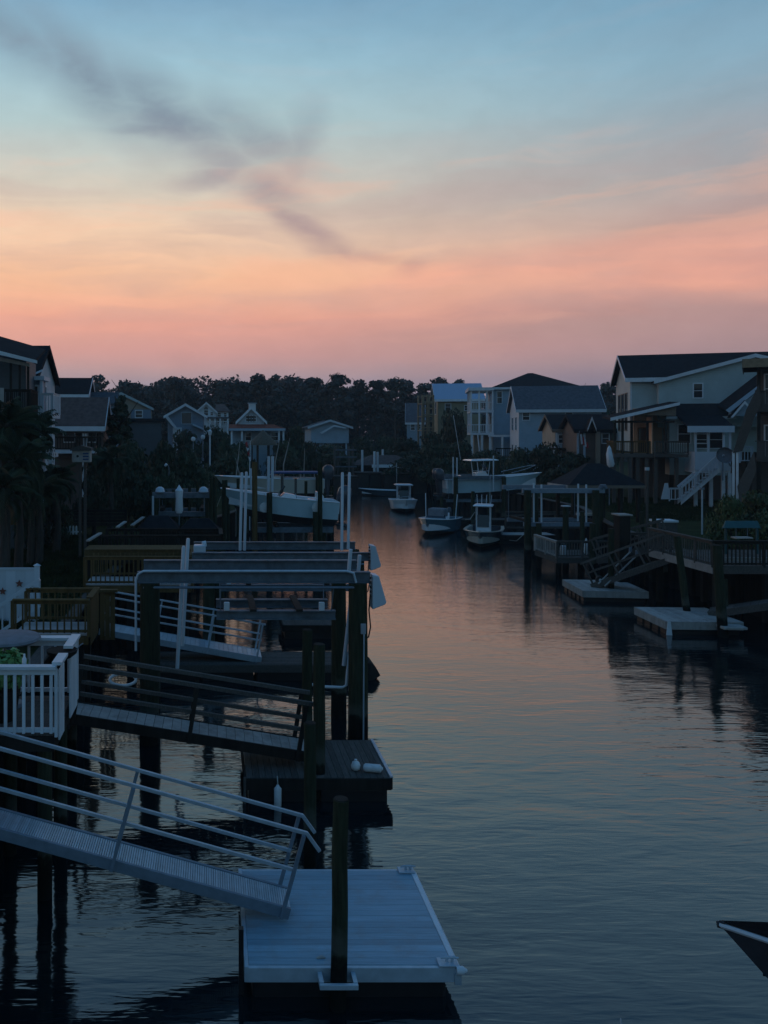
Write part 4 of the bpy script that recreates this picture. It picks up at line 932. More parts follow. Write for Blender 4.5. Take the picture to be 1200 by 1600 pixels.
# skiff moored mid channel, bow towards us
D = 80.5; t, zf = boat('skiff', 'white skiff with a small hardtop moored furthest up the open channel', (XU(639,D),D+2.3,.05), R(-97), 5.6, 2.7, .95, .3, 'hull_white', tt=(1.7,1.5,2.15), con=(.1,.95,.8,1.15), hull_kw=dict(bottom_m='antifoul'))
MB().path([(.9,-.75,zf+2.2),(.85,-.75,zf+4.4)],.015,5).build('antenna','white',t)
MB().path([(1.1,1.0,1.1),(1.9,.75,1.35),(2.5,.3,1.5),(2.65,0,1.52),(2.5,-.3,1.5),(1.9,-.75,1.35),(1.1,-1.0,1.1)],.018,5).build('bow_rail','alu',t,smooth=True)
MB().box(-1.5,-1.2,-.8,.8,zf,zf+.6).build('bench','canvas_grey',t,bevel=.03)
# blue hulled runabout
D = 62.5; t, zf = boat('runabout', 'teal blue runabout with a white rim and a dark canvas console', (XU(692,D),D+1.6,.02), R(-122), 5.8, 2.55, 1.0, .3, 'hull_blue', con=(-.2,1.15,1.0,.8), hull_kw=dict(foredeck=.42), engines=1)
MB().box(-.75,.35,-.65,.65,zf+.84,zf+1.5).build('canvas_cover','canvas_grey',t,bevel=.12)
MB().loft([[(.4,-.8,1.06),(.55,-.8,1.06),(.55,.8,1.06),(.4,.8,1.06)],[(.05,-.6,1.5),(.1,-.6,1.5),(.1,.6,1.5),(.05,.6,1.5)]]).build('windshield','glass',t)
for sg, tilt in ((1,.18),(-1,-.25)): MB().path([(-.9,sg*1.15,.9),(-1.1,sg*(1.15+.1),2.9)],.035,6).build('rod_pole','white',t,smooth=True)
# dark hulled centre console, bow towards us
D = 55.5; t, zf = boat('center_console_boat', 'dark hulled boat with a white console and hardtop tied at the small pier', (XU(772,D),D+2.2,.02), R(-112), 6.8, 2.6, .88, .3, 'hull_dark', tt=(1.25,1.5,2.25), con=(-.1,.85,.8,1.15), hull_kw=dict(rim_m='hull_cream',deck_m='hull_cream'), engines=1)
for k in range(4): MB().path([(-.8+.12*k,(-.45+.3*k),zf+2.35),(-1.0+.12*k,(-.5+.34*k),zf+3.0)],.02,5).build('rod_holder','white',t)
MB().path([(-.5,.4,zf+2.3),(-.5,.42,zf+4.4)],.014,5).build('antenna','white',t)
MB().path([(.95+.25*math.cos(a)*.3,.24*math.sin(a)*1.4,zf+.5+.22*math.cos(a)) for a in (2*math.pi*k/16 for k in range(17))],.03,6,cap=False).build('leaning_ring','white',t,smooth=True)
# big pale blue boat on a lift, bow away to the right
D = 71.0; zk = ZV(776,D); cx = (XU(694,D)+XU(846,D))/2
t, zf = boat('sport_boat', 'large pale blue boat raised on a lift with hardtop and twin black engines', (cx,D,zk+.45), R(2), 8.5, 2.7, 1.15, .45, 'hull_pale', tt=(2.0,2.35,2.25), con=(-.9,1.0,1.4,1.35), engines=2, eng_s=1.35, hull_kw=dict(sheer_rise=.30,rake=.2,fwd=.16,crise=.18,flare=.10))
t.rotation_euler[1] = R(-1.5)
MB().path([(-2.4,.9,zf+2.3),(-2.8,1.3,zf+6.2)],.02,5).build('outrigger','white',t)
q = MB(); q.path([(1.2,1.15,1.6),(2.4,1.0,1.85),(3.4,.5,2.1),(3.75,0,2.15),(3.4,-.5,2.1),(2.4,-1.0,1.85),(1.2,-1.15,1.6)],.022,5); q.build('bow_rail','alu',t,smooth=True)
def simple_lift(label, x0, x1, yf, yb, zt, zc, piles, posts, beam='steel', group=None, r=.17):
    t = thing('boat_lift', label, 'boat lift', (x0,yf,0)); o = t.location
    for (x,y,z) in piles: MB(o).path([(x,y,-.9),(x,y,z)],[r*1.05,r*.95],10).build('piling','piling',t,smooth=True)
    if zt is not None:
        for yy in (yf,yb): MB(o).box(x0,x1,yy-.1,yy+.1,zt-.28,zt).build('top_beam',beam,t)
    for yy in (yf+.3,yb-.3): MB(o).box(x0+.2,x1-.2,yy-.09,yy+.09,zc-.24,zc).build('cradle_beam',beam,t)
    for xx in (x0+.45,x1-.45):
        MB(o).box(xx-.09,xx+.09,yf+.3,yb-.3,zc+.003,zc+.16).build('bunk','wood_dark',t)
    if zt is not None:
        for xx in (x0+.35,x1-.35):
            for yy in (yf+.12,yb-.12): MB(o).tube((xx,yy,zc),(xx,yy,zt-.281),.015,n=5).build('cable','alu_dark',t)
    for (p,q) in posts: MB(o).path([p,q],.055,8).build('guide_post','white_clean',t,smooth=True)
    return t
zt = ZV(743,70)
simple_lift('boat lift carrying the large pale blue boat', XU(694,69.6), XU(788,69.6), 69.4, 72.8, zt, zk-.12, [(XU(711,69.4),69.2,zt-.1),(XU(786,69.4),69.2,zt-.1),(XU(740,73.4),73.4,5.6),(XU(778,73.4),73.4,5.6)],
   [gp(708,772,708,714,69.3),gp(714,775,714,715,69.6),gp(771,768,771,712,69.3)], r=.19)
for (u,v0,v1,D,lb) in ((739,768,832,64,'short dark piling under the pale blue hull'),(765,770,838,63,'slim dark piling right of the hull engines'),(690,776,812,67,'dark piling below the twin engines')):
    piling('mooring_pile', lb, XU(u,D), D, -.8, ZV(v0,D), .14)
# ---- left lift with a pale boat, bow to the bank
D = 45.0; zk = ZV(816,D); cx = (XU(344,D)+XU(522,D))/2
t, zf = boat('fishing_boat', 'pale blue fishing boat raised on a lift with its bow to the bank', (cx,D,zk+.45), R(180), 6.3, 2.4, .95, .42, 'hull_pale', con=(-.4,.9,1.1,.85), engines=1, eng_s=1.25, hull_kw=dict(sheer_rise=.22,rake=.16,bottom_m='antifoul',fwd=.2,crise=.2))
t.rotation_euler[1] = R(-4.5)
MB().path([(-2.3,.3,zf),(-2.3,.3,zf+.8),(-2.25,.3,zf+.95)],[.09,.11,.05],8).build('live_well','hull_white',t,smooth=True)
for (u,v) in ((413,793),(495,793)):
    c = P(u,v,D-1.32); f = thing('hull_fender', 'round white fender hung on the lifted hull amidships' if u < 450 else 'round white fender hung near the lifted hull stern', 'fender', tuple(c))
    MB().path([(0,.07,0),(0,.05,0),(0,-.05,0),(0,-.07,0)],[.14,.26,.26,.14],14).build('disc','fender',f,smooth=True)
    MB().tube((0,.02,.25),(0,.08,.75),.012,n=5).build('rope','rope',f)
t = thing('boat_lift', 'lift of tall dark posts holding the pale fishing boat near the bank', 'boat lift', (cx,43.4,0)); o = t.location
for (u,v,D,r) in ((398,722,43.6,.15),(421,770,43.4,.16),(493,800,43.2,.15),(500,722,43.4,.13),(505,772,46.8,.16),(330,748,40,.10),(336,746,40.4,.10),(350,750,41.5,.11)):
    x = XU(u,D); MB(o).path([(x,D,-.9),(x,D,ZV(v,D))],[r*1.05,r*.95],10).build('piling','piling' if u != 398 else 'wood_brown',t,smooth=True)
for (a_) in (gp(419,768,420,713,43.5),gp(425,768,426,713,43.7),gp(500,760,500,722,43.5)): MB(o).path(a_,.075,8).build('guide_post','white_clean',t,smooth=True)
for y in (43.9,46.2): MB(o).box(XU(400,y),XU(520,y),y-.1,y+.1,zk-.42,zk-.15).build('cradle_beam','steel',t)
for u in (430,490): MB(o).box(XU(u,45)-.09,XU(u,45)+.09,43.8,46.4,zk-.148,zk+.02).build('bunk','wood_dark',t)
# dark walkway under that boat
t = thing('pier', 'low dark finger pier under the lifted fishing boat', 'pier', (XU(430,47),47,0)); boards_x(t, XU(380,48), XU(520,48), 47.6, 48.8, 1.0, 'wood_dark', .2)
MB(t.location).box(XU(380,48),XU(520,48),47.6,48.8,.72,.962).build('joist_frame','wood_dark',t)
pieces('leg',MB().tube((0,0,-.9),(0,0,.715),.13,n=8),'piling',t,[(Vector((XU(u,48),y,0))-t.location,(0,0,0)) for u in (390,430,470,512) for y in (47.75,48.65)],smooth=True)
for (u,v,D,r,lb,m_) in ((441,742,50,.09,'slim pale post between the two lifted boats','wood_grey'),(462,748,51,.08,'slim post behind the windscreen of the lifted fishing boat','wood_grey'),(478,752,52,.10,'slim dark post near the cream boat stern','piling'),(309,752,43,.09,'slim dark post right of the closed white umbrella','piling'),(296,760,42,.08,'short dark post beside the closed white umbrella','piling'),(271,765,43,.08,'dark post left of the closed white umbrella','piling'),(357,760,50,.09,'dark post under the lifted bow','piling'),(372,748,52,.10,'tall slim dark post by the twin white guides','piling'),(519,760,58,.12,'dark post at the stern of the cream boat','piling'),(511,748,62,.10,'slim post beyond the cream boat stern','wood_grey')):
    piling('mooring_pile', lb, XU(u,D), D, -.8, ZV(v,D), r, m=m_)
for (u0,v0,u1,v1,D,lb) in ((345,776,330,800,44.5,'thin line from the lifted bow to the dark posts'),(796,844,818,835,56,'mooring line from the dark hulled boat to the lift piling'),(727,812,742,800,63,'mooring line from the teal runabout to a dark piling')):
    a, b_ = P(u0,v0,D), P(u1,v1,D+.6); t = thing('mooring_line', lb, 'rope', tuple(a)); MB(a).path([a, a.lerp(b_,.5)-Vector((0,0,.25)), b_],.02,5).build('rope','rope',t,smooth=True)
# ---- cream boat behind with blue canvas top
D = 56.0; zk = ZV(780,D); cx = (XU(336,D)+XU(503,D))/2
t, zf = boat('cabin_boat', 'cream boat with a flat blue canvas top behind the lifted fishing boat', (cx,D,zk+.45), R(180), 7.2, 2.5, .95, .4, 'hull_cream', con=(-.5,.95,1.1,.85), engines=1, eng_s=1.3, hull_kw=dict(sheer_rise=.2,rake=.13))
z = ZV(738,D)-zk-.45
MB().box(-3.4,.05,-1.0,1.0,z-.06,z+.06).build('canvas_top','canvas_blue',t,bevel=.04)
for x in (-3.2,-.2):
    for y in (-.9,.9): MB().tube((x,y,.9),(x,y,z-.06),.03,n=6).build('top_leg','white',t)
MB().path([(-.4,-.6,zf+.6),(-1.0,-.6,z-.06)],.04,6).build('top_strut','white',t)
simple_lift('lift under the cream boat with the blue canvas top', XU(345,D), XU(508,D), 54.9, 57.3, None, zk-.05, [(XU(u,d),d,ZV(v,d)) for (u,v,d) in ((352,750,54.6),(497,742,54.6),(515,768,57.5),(384,733,57.5))], [gp(392,770,392,732,54.7)])
# leaning rods / outriggers
for (u0,v0,u1,v1,D,lb) in ((369,745,375,690,60,'thin pale outrigger pole leaning by the red flag'),(430,722,437,688,62,'thin pale pole leaning before the thatched hut'),(443,726,453,684,61,'longer thin pale pole leaning right of the thatched hut'),(374,740,368,716,66,'short pale pole left of the folded flag'),(475,735,476,700,75,'thin dark mast standing before the flat gable')):
    a, b = P(u0,v0,D), P(u1,v1,D); t = thing('fishing_pole', lb, 'pole', (a.x,a.y,.2)); d = (b-a)
    MB(t.location).path([(a.x-.02,a.y,.2),a,b],[.05,.05,.02],6).build('shaft','wood_pale',t,smooth=True)
a = P(390,741,63); t = thing('flag_pole', 'pole with a drooping red and white flag among the lifts', 'flag', (a.x,a.y,.3)); b = P(391,688,63)
MB(t.location).path([(a.x,a.y,.3),a,b],[.05,.045,.02],6).build('pole','white',t,smooth=True)
q = P(384,694,63); fl = MB(t.location); fl2 = MB(t.location)
for k in range(4): (fl if k%2==0 else fl2).prism([P(383+k*1.6,692+k*7,62.9),P(386+k*1.6,690+k*6,62.9),P(388.5+k*1.2,699+k*7,62.9),P(386+k*1.4,701+k*7,62.9)],(0,.05,0))
fl.build('red_stripe','red',t); fl2.build('white_stripe','white',t)
# ---- white topped lift and closed umbrella on the near bank
D = 41; zt = ZV(769,D)
t = simple_lift('bank side lift with a pale top beam and white hoods behind the hut roofs', XU(238,D), XU(330,D), D, D+2.6, zt, ZV(800,D), [(XU(u,y),y,zt-.28) for u in (244,324) for y in (D,D+2.6)], [gp(239,805,239,775,D-.2)], r=.12)
for (u) in (250,318):
    c = P(u,770,D); MB(t.location).path([c+Vector((0,0,.0)),c+Vector((0,0,.05)),c+Vector((0,0,.22)),c+Vector((0,0,.3))],[.2,.25,.2,.08],10).build('motor_hood','white_clean',t,smooth=True)
c = P(280,803,40); t = thing('patio_umbrella', 'closed white patio umbrella with a pointed top on the near bank', 'umbrella', (c.x,40,GZ)); h = ZV(758,40)-GZ
MB().tube((0,0,-.05),(0,0,h),.025,n=6).build('pole','alu_dark',t)
MB().path([(0,0,h-1.35),(0,0,h-1.2),(0,0,h-.6),(0,0,h-.25),(0,0,h-.18),(0,0,h+.02)],[.14,.2,.17,.2,.13,.01],10).build('folded_canopy','white',t,smooth=True); MB().path([(0,0,0),(0,0,.1)],[.25,.22],12).build('base','conc',t)
# garden lamps
for (u,v,vb,D,lb) in ((302,686,720,72,'white globe lamp left of its twin'),(317,683,720,73,'white globe lamp between its twin and the white lamp post')):
    t = thing('globe_lamp', lb, 'lamp', (XU(u,D),D,GZ)); c = ZV(v,D)-GZ
    MB().tube((0,0,0),(0,0,c-.15),.04,n=6).build('post','alu_dark',t); MB().path([(0,0,c-.2),(0,0,c-.15),(0,0,c),(0,0,c+.15),(0,0,c+.2)],[.06,.16,.21,.15,.03],10).build('globe','white',t,smooth=True)
t = thing('lamp_post', 'white lamp post standing before the arch windowed house', 'lamp', (XU(328,71),71,GZ)); h = ZV(680,71)-GZ
MB().tube((0,0,0),(0,0,h),.07,n=8).build('post','white',t,smooth=True); MB().loft([[(-.12,-.12,h),(.12,-.12,h),(.12,.12,h),(-.12,.12,h)],[(-.18,-.18,h+.35),(.18,-.18,h+.35),(.18,.18,h+.35),(-.18,.18,h+.35)],[(-.02,-.02,h+.5),(.02,-.02,h+.5),(.02,.02,h+.5),(-.02,.02,h+.5)]]).build('lantern','white',t)
t = thing('yard_lamp', 'slim dark yard lamp with a small pale head in the bushes', 'lamp', (XU(264,49),49,GZ)); h = ZV(728,49)-GZ
MB().path([(0,0,0),(0,0,h-.1),(-.05,0,h+.02),(-.15,0,h+.05)],.03,6).build('post','alu_dark',t,smooth=True); MB().path([(-.1,0,h+.05),(-.15,0,h+.08),(-.25,0,h+.0)],[.05,.1,.06],8).build('lamp_head','white',t,smooth=True)
# ================================================================== head of the canal
D = 109; t = thing('boat_lift', 'skeletal lift frame with two rails at the canal head', 'boat lift', (XU(545,D),D,0)); o = t.location
for u in (528,551): 
    for y in (D,D+3): MB(o).tube((XU(u,D),y,-.9),(XU(u,D),y,ZV(697,D)),.14,n=8).build('piling','wood_grey',t,smooth=True)
for v in (703,714,729): MB(o).box(XU(524,D),XU(557,D),D-.26,D-.15,ZV(v+1,D),ZV(v-1,D)).build('rail','steel',t)
t = thing('boathouse', 'open boathouse with dusty brown roof and white gutter at the canal head', 'boathouse', (XU(615,113),113,0)); o = t.location
x0, x1 = XU(590,113), XU(652,113); ze = ZV(727,113)
MB(o).loft([[(x0-3,113,ze),(x1,113,ze),(x1,119,ze),(x0-3,119,ze)],[(x0-.3,115.6,ze+1.3),(x1-2.2,115.6,ze+1.3),(x1-2.2,116.4,ze+1.3),(x0-.3,116.4,ze+1.3)]]).build('roof','roof_brown',t)
MB(o).box(x0-.8,x1+.6,112.7,112.99,ze-.32,ze+.1).build('gutter_board','hull_white',t)
for x in (x0-2.7,x0,x0+2.6,x1-.3):
    for y in (113.3,118.7): MB(o).tube((x,y,-.9),(x,y,ze-.002),.13,n=8).build('post','piling',t,smooth=True)
MB(o).box(x0-3,x1,113.2,119,.9,1.1).build('floor','wood_dark',t); MB(o).box(x0-2.6,x1-.2,118.6,118.8,1.101,ze-.01).build('back_wall','wood_dark',t)
for k,(u,v,D) in enumerate(((566,703,111),(585,705,112),(590,706,112.5),(598,702,120.2),(615,704,120.4),(619,706,120.8),(643,724,110.5))):
    piling('mooring_pile', ['white capped piling left of the boathouse','white topped piling at the boathouse corner','white topped piling just beside the corner one','tallest white pile rising over the brown boathouse roof','white pile rising over the roof ridge end','white pile touching the ridge end one','slim pile at the gutter end of the boathouse'][k], XU(u,D), D, -.8, ZV(v,D), .16, m='white')
for (u0,u1,v,D,lb) in ((556,600,738,108,'low dark pier below the white capped pilings'),(600,668,740,106,'long low dark pier before the boathouse'),(520,560,744,104,'small dark float by the skeletal lift frame')):
    timber_float(lb, XU(u0,D), XU(u1,D), D, D+2.2, ZV(v,D), along='x', cat='pier', w=.4)
t, zf = boat('small_boat', 'small dark boat with white rim moored under the boathouse pilings', (XU(590,103),103,.02), R(170), 4.6, 1.9, .7, .25, 'hull_dark', con=None, engines=1, eng_s=.8)
t, zf = boat('small_boat', 'dim white boat with low console beside the skeletal lift frame', (XU(572,114),115,.9), R(200), 5.6, 2.2, .9, .3, 'hull_pale', con=(.2,.8,.7,1.0), engines=1)
# ================================================================== right side docks
def rot_dock(label, cx, cy, rz, sx, sy, z, m='wood_pale', along='y'):
    t = thing('floating_dock', label, 'floating dock', (cx, cy, 0), rz)
    (boards_y if along == 'y' else boards_x)(t, 0, sx, 0, sy, z, m, .16, off=(0,0,0))
    b = MB(); b.box(-.02,sx+.02,-.045,-.003,z-.3,z-.005); b.box(-.02,sx+.02,sy+.003,sy+.045,z-.3,z-.005); b.box(-.05,-.003,0,sy,z-.3,z-.005); b.box(sx+.003,sx+.05,0,sy,z-.3,z-.005); b.build('fascia', m, t)
    n = max(2,round(sy/.6))
    for k in range(n): MB().box(.02, sx-.05, k*sy/n+.06, (k+1)*sy/n-.06, -.3, z-.302).build('float','black',t,bevel=.05)
    return t
t = rot_dock('pale floating dock at the foot of the ramp below the railed pier', XU(912,37.5), 37.5, R(-6), 2.75, 2.9, .5)
t = rot_dock('nearest pale floating dock on the far bank with a torn white corner guard', XU(1042,31.3), 31.3, R(-3), 2.75, 2.6, .5)
MB().prism([(-.06,-.06,-.02),(.16,-.06,-.02),(.1,-.06,.5),(.0,-.06,.55)],(0,-.03,0)).build('corner_guard','white',t)
MB().box(1.75,2.6,-.62,-.05,.34,.44).build('pile_hoop','wood_pale',t,bevel=.02)
t = thing('wheel', 'small black roller wheel under the ramp end on the pale dock', 'wheel', tuple(P(937,906,38.3))); MB().path([(0,-.06,0),(0,-.05,0),(0,.05,0),(0,.06,0)],[.12,.19,.19,.12],14).build('tyre','rubber',t,smooth=True); MB().path([(0,-.065,0),(0,.065,0)],.07,8).build('hub','white',t)
piling('dock_piling', 'straight dark piling standing through the pale ramp dock', XU(955,38.1), 38.1, -.8, ZV(826,38.1), .13)
piling('dock_piling', 'greenish leaning piling at the torn cornered pale dock', XU(1132,30.95), 30.95, -.8, ZV(852,30.95), .17, lean=(-.28,0))
piling('brace_post', 'slanting brace post hanging off the railed deck corner', XU(1074,33.2), 33.2, .3, ZV(838,33.2), .13, lean=(-.42,0), cat='post')
piling('brace_post', 'thin post just behind the greenish leaning piling', XU(1138,32.6), 32.6, -.8, ZV(905,32.6), .06, lean=(-.1,0), cat='post')
def ramp(label, pa, pb, w, rail_h, m, rail_m, n=14, rails=True):
    a, b = Vector(pa), Vector(pb); d = b-a; L = d.length; rz = math.atan2(d.y, d.x); Lh = math.hypot(d.x, d.y); sl = math.atan2(d.z, Lh)
    t = thing('ramp', label, 'gangway', tuple(a), rz); s = L/n; e = Vector((math.cos(sl),0,math.sin(sl))); nn = Vector((-e.z,0,e.x))
    pieces('deck_board', MB().box(-s/2+.01,s/2-.01,-w/2,w/2,-.03,0), m, t, [(e*(s*(k+.5)),(0,-sl,0)) for k in range(n)])
    for sg in (1,-1):
        y = sg*(w/2+.03); V = Vector((0,y,0))
        MB().bar(V-nn*.12, V+e*L-nn*.12, .05, .26).build('side_beam', rail_m, t)
        if rails:
            MB().bar(V+nn*rail_h, V+e*L+nn*rail_h, .09, .09).build('handrail', rail_m, t); MB().bar(V+nn*rail_h*.5, V+e*L+nn*rail_h*.5, .05, .07).build('mid_rail', rail_m, t)
            for k in range(4): MB().bar(V+e*(L*(k+.1)/3.2), V+e*(L*(k+.1)/3.2)+nn*(rail_h-.05), .07, .07).build('railing_post', rail_m, t)
    return t
ramp('grey timber ramp climbing from the pale dock to the railed deck', (XU(930,38.6),38.8,.62), (XU(1062,36.5),36.6,2.3), 1.0, 1.0, 'wood_grey', 'wood_grey')
ramp('low grey plank ramp running off behind the torn cornered dock', (XU(1112,32.6),32.8,.62), (XU(1300,30.5),30.5,1.75), .9, 1.0, 'wood_grey', 'wood_grey', rails=False)
ramp('second railed ramp of dark wood behind the straight piling', (XU(935,42.5),42.5,1.2), (XU(1050,40.5),40.6,2.4), .9, 1.0, 'wood_dark', 'wood_grey')
for k,(u0,v0,u1,v1,D,lb) in enumerate(((935,912,985,862,38,'thin pale diagonal brace nearer the black wheel'),(945,916,995,868,37.6,'thin pale diagonal brace further right of the wheel'))):
    a, b = P(u0,v0,D), P(u1,v1,D+1.2); t = thing('diagonal_brace', lb, 'brace', tuple(a)); MB(a).bar(a,b,.05,.05).build('strut','wood_pale',t); MB(a).box(b.x-.05,b.x+.05,b.y-.05,b.y+.05,b.z,b.z+.25).build('bracket','alu_dark',t)
# railed deck on the right bank
zd = 2.3; x0 = 19.9
t = thing('house_deck', 'dark railed deck over the black bulkhead beside the teal swing frame', 'deck', (x0,33,0)); o = t.location
boards_y(t, x0, 30, 33, 37.8, zd, 'wood_grey', .3); MB(o).box(x0,30,33.02,37.8,zd-.3,zd-.05).build('joist_frame','wood_dark',t)
MB(o).box(x0-.03,x0-.001,33,37.8,zd-.3,zd+.02).build('fascia','wood_pale',t); MB(o).box(x0,30,32.96,32.999,zd-.3,zd+.02).build('fascia','wood_grey',t)
railing(t,(x0,37.8,zd),(x0,33,zd),1.02,'wood_grey',1.25,.16,.03,cap=(.17,.05))
railing(t,(x0,33,zd),(30,33,zd),1.02,'wood_dark',2.0,.16,.04,cap=(.17,.05))
for k in range(2): MB(o).box(x0+.4+2.3*k,x0+2.4+2.3*k,33.35,33.4,zd+.16,zd+.3).build('bench_slat','wood_pale',t)
pieces('leg',MB().box(-.1,.1,-.1,.1,-.9-zd+.3,-.3),'wood_dark',t,[(Vector((x,y,zd))-o,(0,0,0)) for x in (x0+.3,22.2) for y in (33.3,35.5,37.5)])
t = thing('dock_bench', 'low pale storage bench behind the railed deck corner', 'bench', (XU(1000,39.5),39.5,0)); a, b = P(968,806,39.5), P(985,848,39.5)
MB(t.location).box(a.x,b.x,39.5,40.1,b.z,a.z).build('box','wood_dark',t); MB(t.location).box(a.x-.06,b.x+.06,39.4,40.2,a.z+.001,a.z+.07).build('lid','wood_pale',t); MB(t.location).box(a.x+.05,b.x-.05,39.6,40.3,-.6,b.z-.001).build('support','wood_dark',t)
# caged pier with balusters all round
D = 44.2; zf = 1.0; xa, xb = XU(870,D), XU(950,D)
t = thing('pier', 'small pier caged in by balusters with bright odds and ends stored inside', 'pier', (xa,D,0)); o = t.location
boards_x(t, xa, xb, D, 47.2, zf, 'wood_grey', .25); MB(o).box(xa,xb,D-.02,47.2,zf-.3,zf-.045).build('joist_frame','wood_grey',t)
railing(t,(xa,D,zf),(xb,D,zf),ZV(845,D)-zf,'wood_grey',1.3,.14,.035); railing(t,(xa,47.2,zf),(xa,D,zf),ZV(845,D)-zf,'wood_pale',1.5,.2,.035)
pieces('leg',MB().tube((0,0,-.9),(0,0,zf-.31),.13,n=8),'piling',t,[(Vector((x,y,0))-o,(0,0,0)) for x in (xa+.15,xa+1.3,xb-.2) for y in (D+.15,47)],smooth=True)
for k,(u,v,w,h,lb,m_) in enumerate(((880,868,.30,.55,'white bucket stack inside the caged pier','white'),(916,858,.14,.75,'pale board leaning by the caged pier post','fender'))):
    c = P(u,v,44.8); t = thing('bucket' if k==0 else 'leaning_board', lb, 'bucket' if k==0 else 'board', (c.x,c.y,zf))
    if k == 0:
        MB().path([(0,0,0),(0,0,.35),(0,0,.38),(0,0,.55)],[.13,.16,.17,.15],10).build('bucket_body',m_,t,smooth=True); MB().path([(-.15,0,.5),(-.08,0,.66),(.08,0,.66),(.15,0,.5)],.01,5).build('handle','alu_dark',t)
    else:
        MB().path([(0,0,.02),(0,.03,.2),(.03,.08,.7),(.04,.1,.95)],[.03,.12,.1,.02],8).build('board',m_,t,smooth=True); MB().box(-.05,.05,.03,.1,.0,.1).build('fin','rubber',t)
# right hand empty lift
D = 50.0; zt = ZV(763,D)
t = simple_lift('empty lift with four white guide posts and a silver top beam across from the boats', XU(816,D), XU(944,D), D, D+3.4, zt, ZV(817,D), [(XU(822,D),D-.25,zt-.1),(XU(838,D+3.4),D+3.6,zt-.2),(XU(928,D),D-.25,zt-.1),(XU(938,D+3.6),D+3.6,zt-.2)],
   [gp(834,817,834,755,D+.4),gp(846,817,846,757,D+.5),gp(903,814,903.5,756,D+.4),gp(916,817,916,757,D+.5)], r=.2, beam='alu_dark')
MB(t.location).path([P(938,764,D),P(940,760,D),P(944,760,D),P(946,764,D)],.16,8).build('motor_hood','steel',t,smooth=True)
for (u,v,D,cap,lb,r) in ((884,792,48,'white','capped mossy piling standing inside the empty lift',.17),(910,800,47.9,None,'plain dark piling by the caged pier near the lift',.13),(926,818,44,None,'dark piling at the right end of the caged pier',.17),(838,800,52.4,None,'piling behind the left guide posts of the empty lift',.13),(828,806,55,None,'thin piling left under the silver lift beam',.11),(842,818,49.2,None,'stout piling in front of the lift cradle',.17)):
    piling('mooring_pile', lb, XU(u,D), D, -.8, ZV(v,D), r, cap=None)
    if cap: tag(MB((XU(u,D),D,0)).box(XU(u,D)-.2,XU(u,D)+.2,D-.2,D+.2,ZV(v,D)+.02,ZV(v,D)+.08).build('pile_cap','white',bpy.data.objects[[o.name for o in C.objects if o.get('label')==lb][0]]))
# pale pier the dark boat ties to
D = 57.5; t = timber_float('pale low pier where the dark hulled boat is tied', XU(780,D), XU(868,D), D, D+1.6, ZV(836,D), along='x', m='wood_pale', cat='pier', w=.25)
t = timber_float('low dark pier behind the teal runabout', XU(716,65.5), XU(810,65.5), 66, 67.4, ZV(812,66), along='x', m='wood_grey', cat='pier', w=.3)
for (v,lb) in ((786,'upper long dark rail of the pier behind the empty lift'),(800,'middle long dark rail of the pier behind the empty lift'),(814,'lowest long dark rail of the pier behind the empty lift')):
    pass
t = thing('pier', 'long dark railed pier running behind the empty lift', 'pier', (XU(800,60),60,0)); o = t.location
boards_x(t, XU(790,60), XU(945,60), 60, 61.4, ZV(826,60), 'wood_dark', .3); railing(t,(XU(790,60),60,ZV(826,60)),(XU(945,60),60,ZV(826,60)),1.25,'wood_grey',2.0,.4,.05,bal=False)
MB(o).bar((XU(790,60),60,ZV(806,60)),(XU(945,60),60,ZV(800,60)),.05,.12).build('mid_rail','wood_grey',t)
pieces('leg',MB().tube((0,0,-.9),(0,0,ZV(827,60)),.12,n=8),'piling',t,[(Vector((XU(u,60.7),y,0))-o,(0,0,0)) for u in (800,840,880,920,940) for y in (60.1,61.3)],smooth=True)
D = 41; t = thing('railing_fence', 'low dock railing with a pale cap between the storage bench and the railed deck', 'railing', (XU(985,D),D,0)); zz = ZV(868,D)
MB(t.location).box(XU(975,D),XU(1045,D),D,D+1.6,zz-.25,zz).build('floor','wood_dark',t); railing(t,(XU(975,D),D,zz),(XU(1045,D),D,zz),ZV(832,D)-zz,'wood_grey',1.0,.2,.04)
pieces('leg',MB().tube((0,0,-.9),(0,0,zz-.26),.11,n=8),'piling',t,[(Vector((XU(u,D+.3),D+.3,0))-t.location,(0,0,0)) for u in (980,1010,1040)],smooth=True)
for (u,v,D,lb) in ((1003,800,42,'pale topped post behind the low dock railing'),(1022,806,42.5,'dark post at the end of the low dock railing'),(968,835,41.5,'dark post at the bench end of the low dock railing')):
    piling('mooring_pile', lb, XU(u,D), D, -.8, ZV(v,D), .11)
t = thing('dock_box', 'long pale dock box lid behind the low dock railing', 'dock box', (XU(1040,42),42.9,GZ)); MB(t.location).box(XU(1022,43),XU(1052,43),42.6,43.4,GZ-.1,ZV(815,43)).build('box','wood_grey',t); MB(t.location).box(XU(1021,43),XU(1053,43),42.55,43.45,ZV(815,43)+.001,ZV(812,43)).build('lid','white',t)
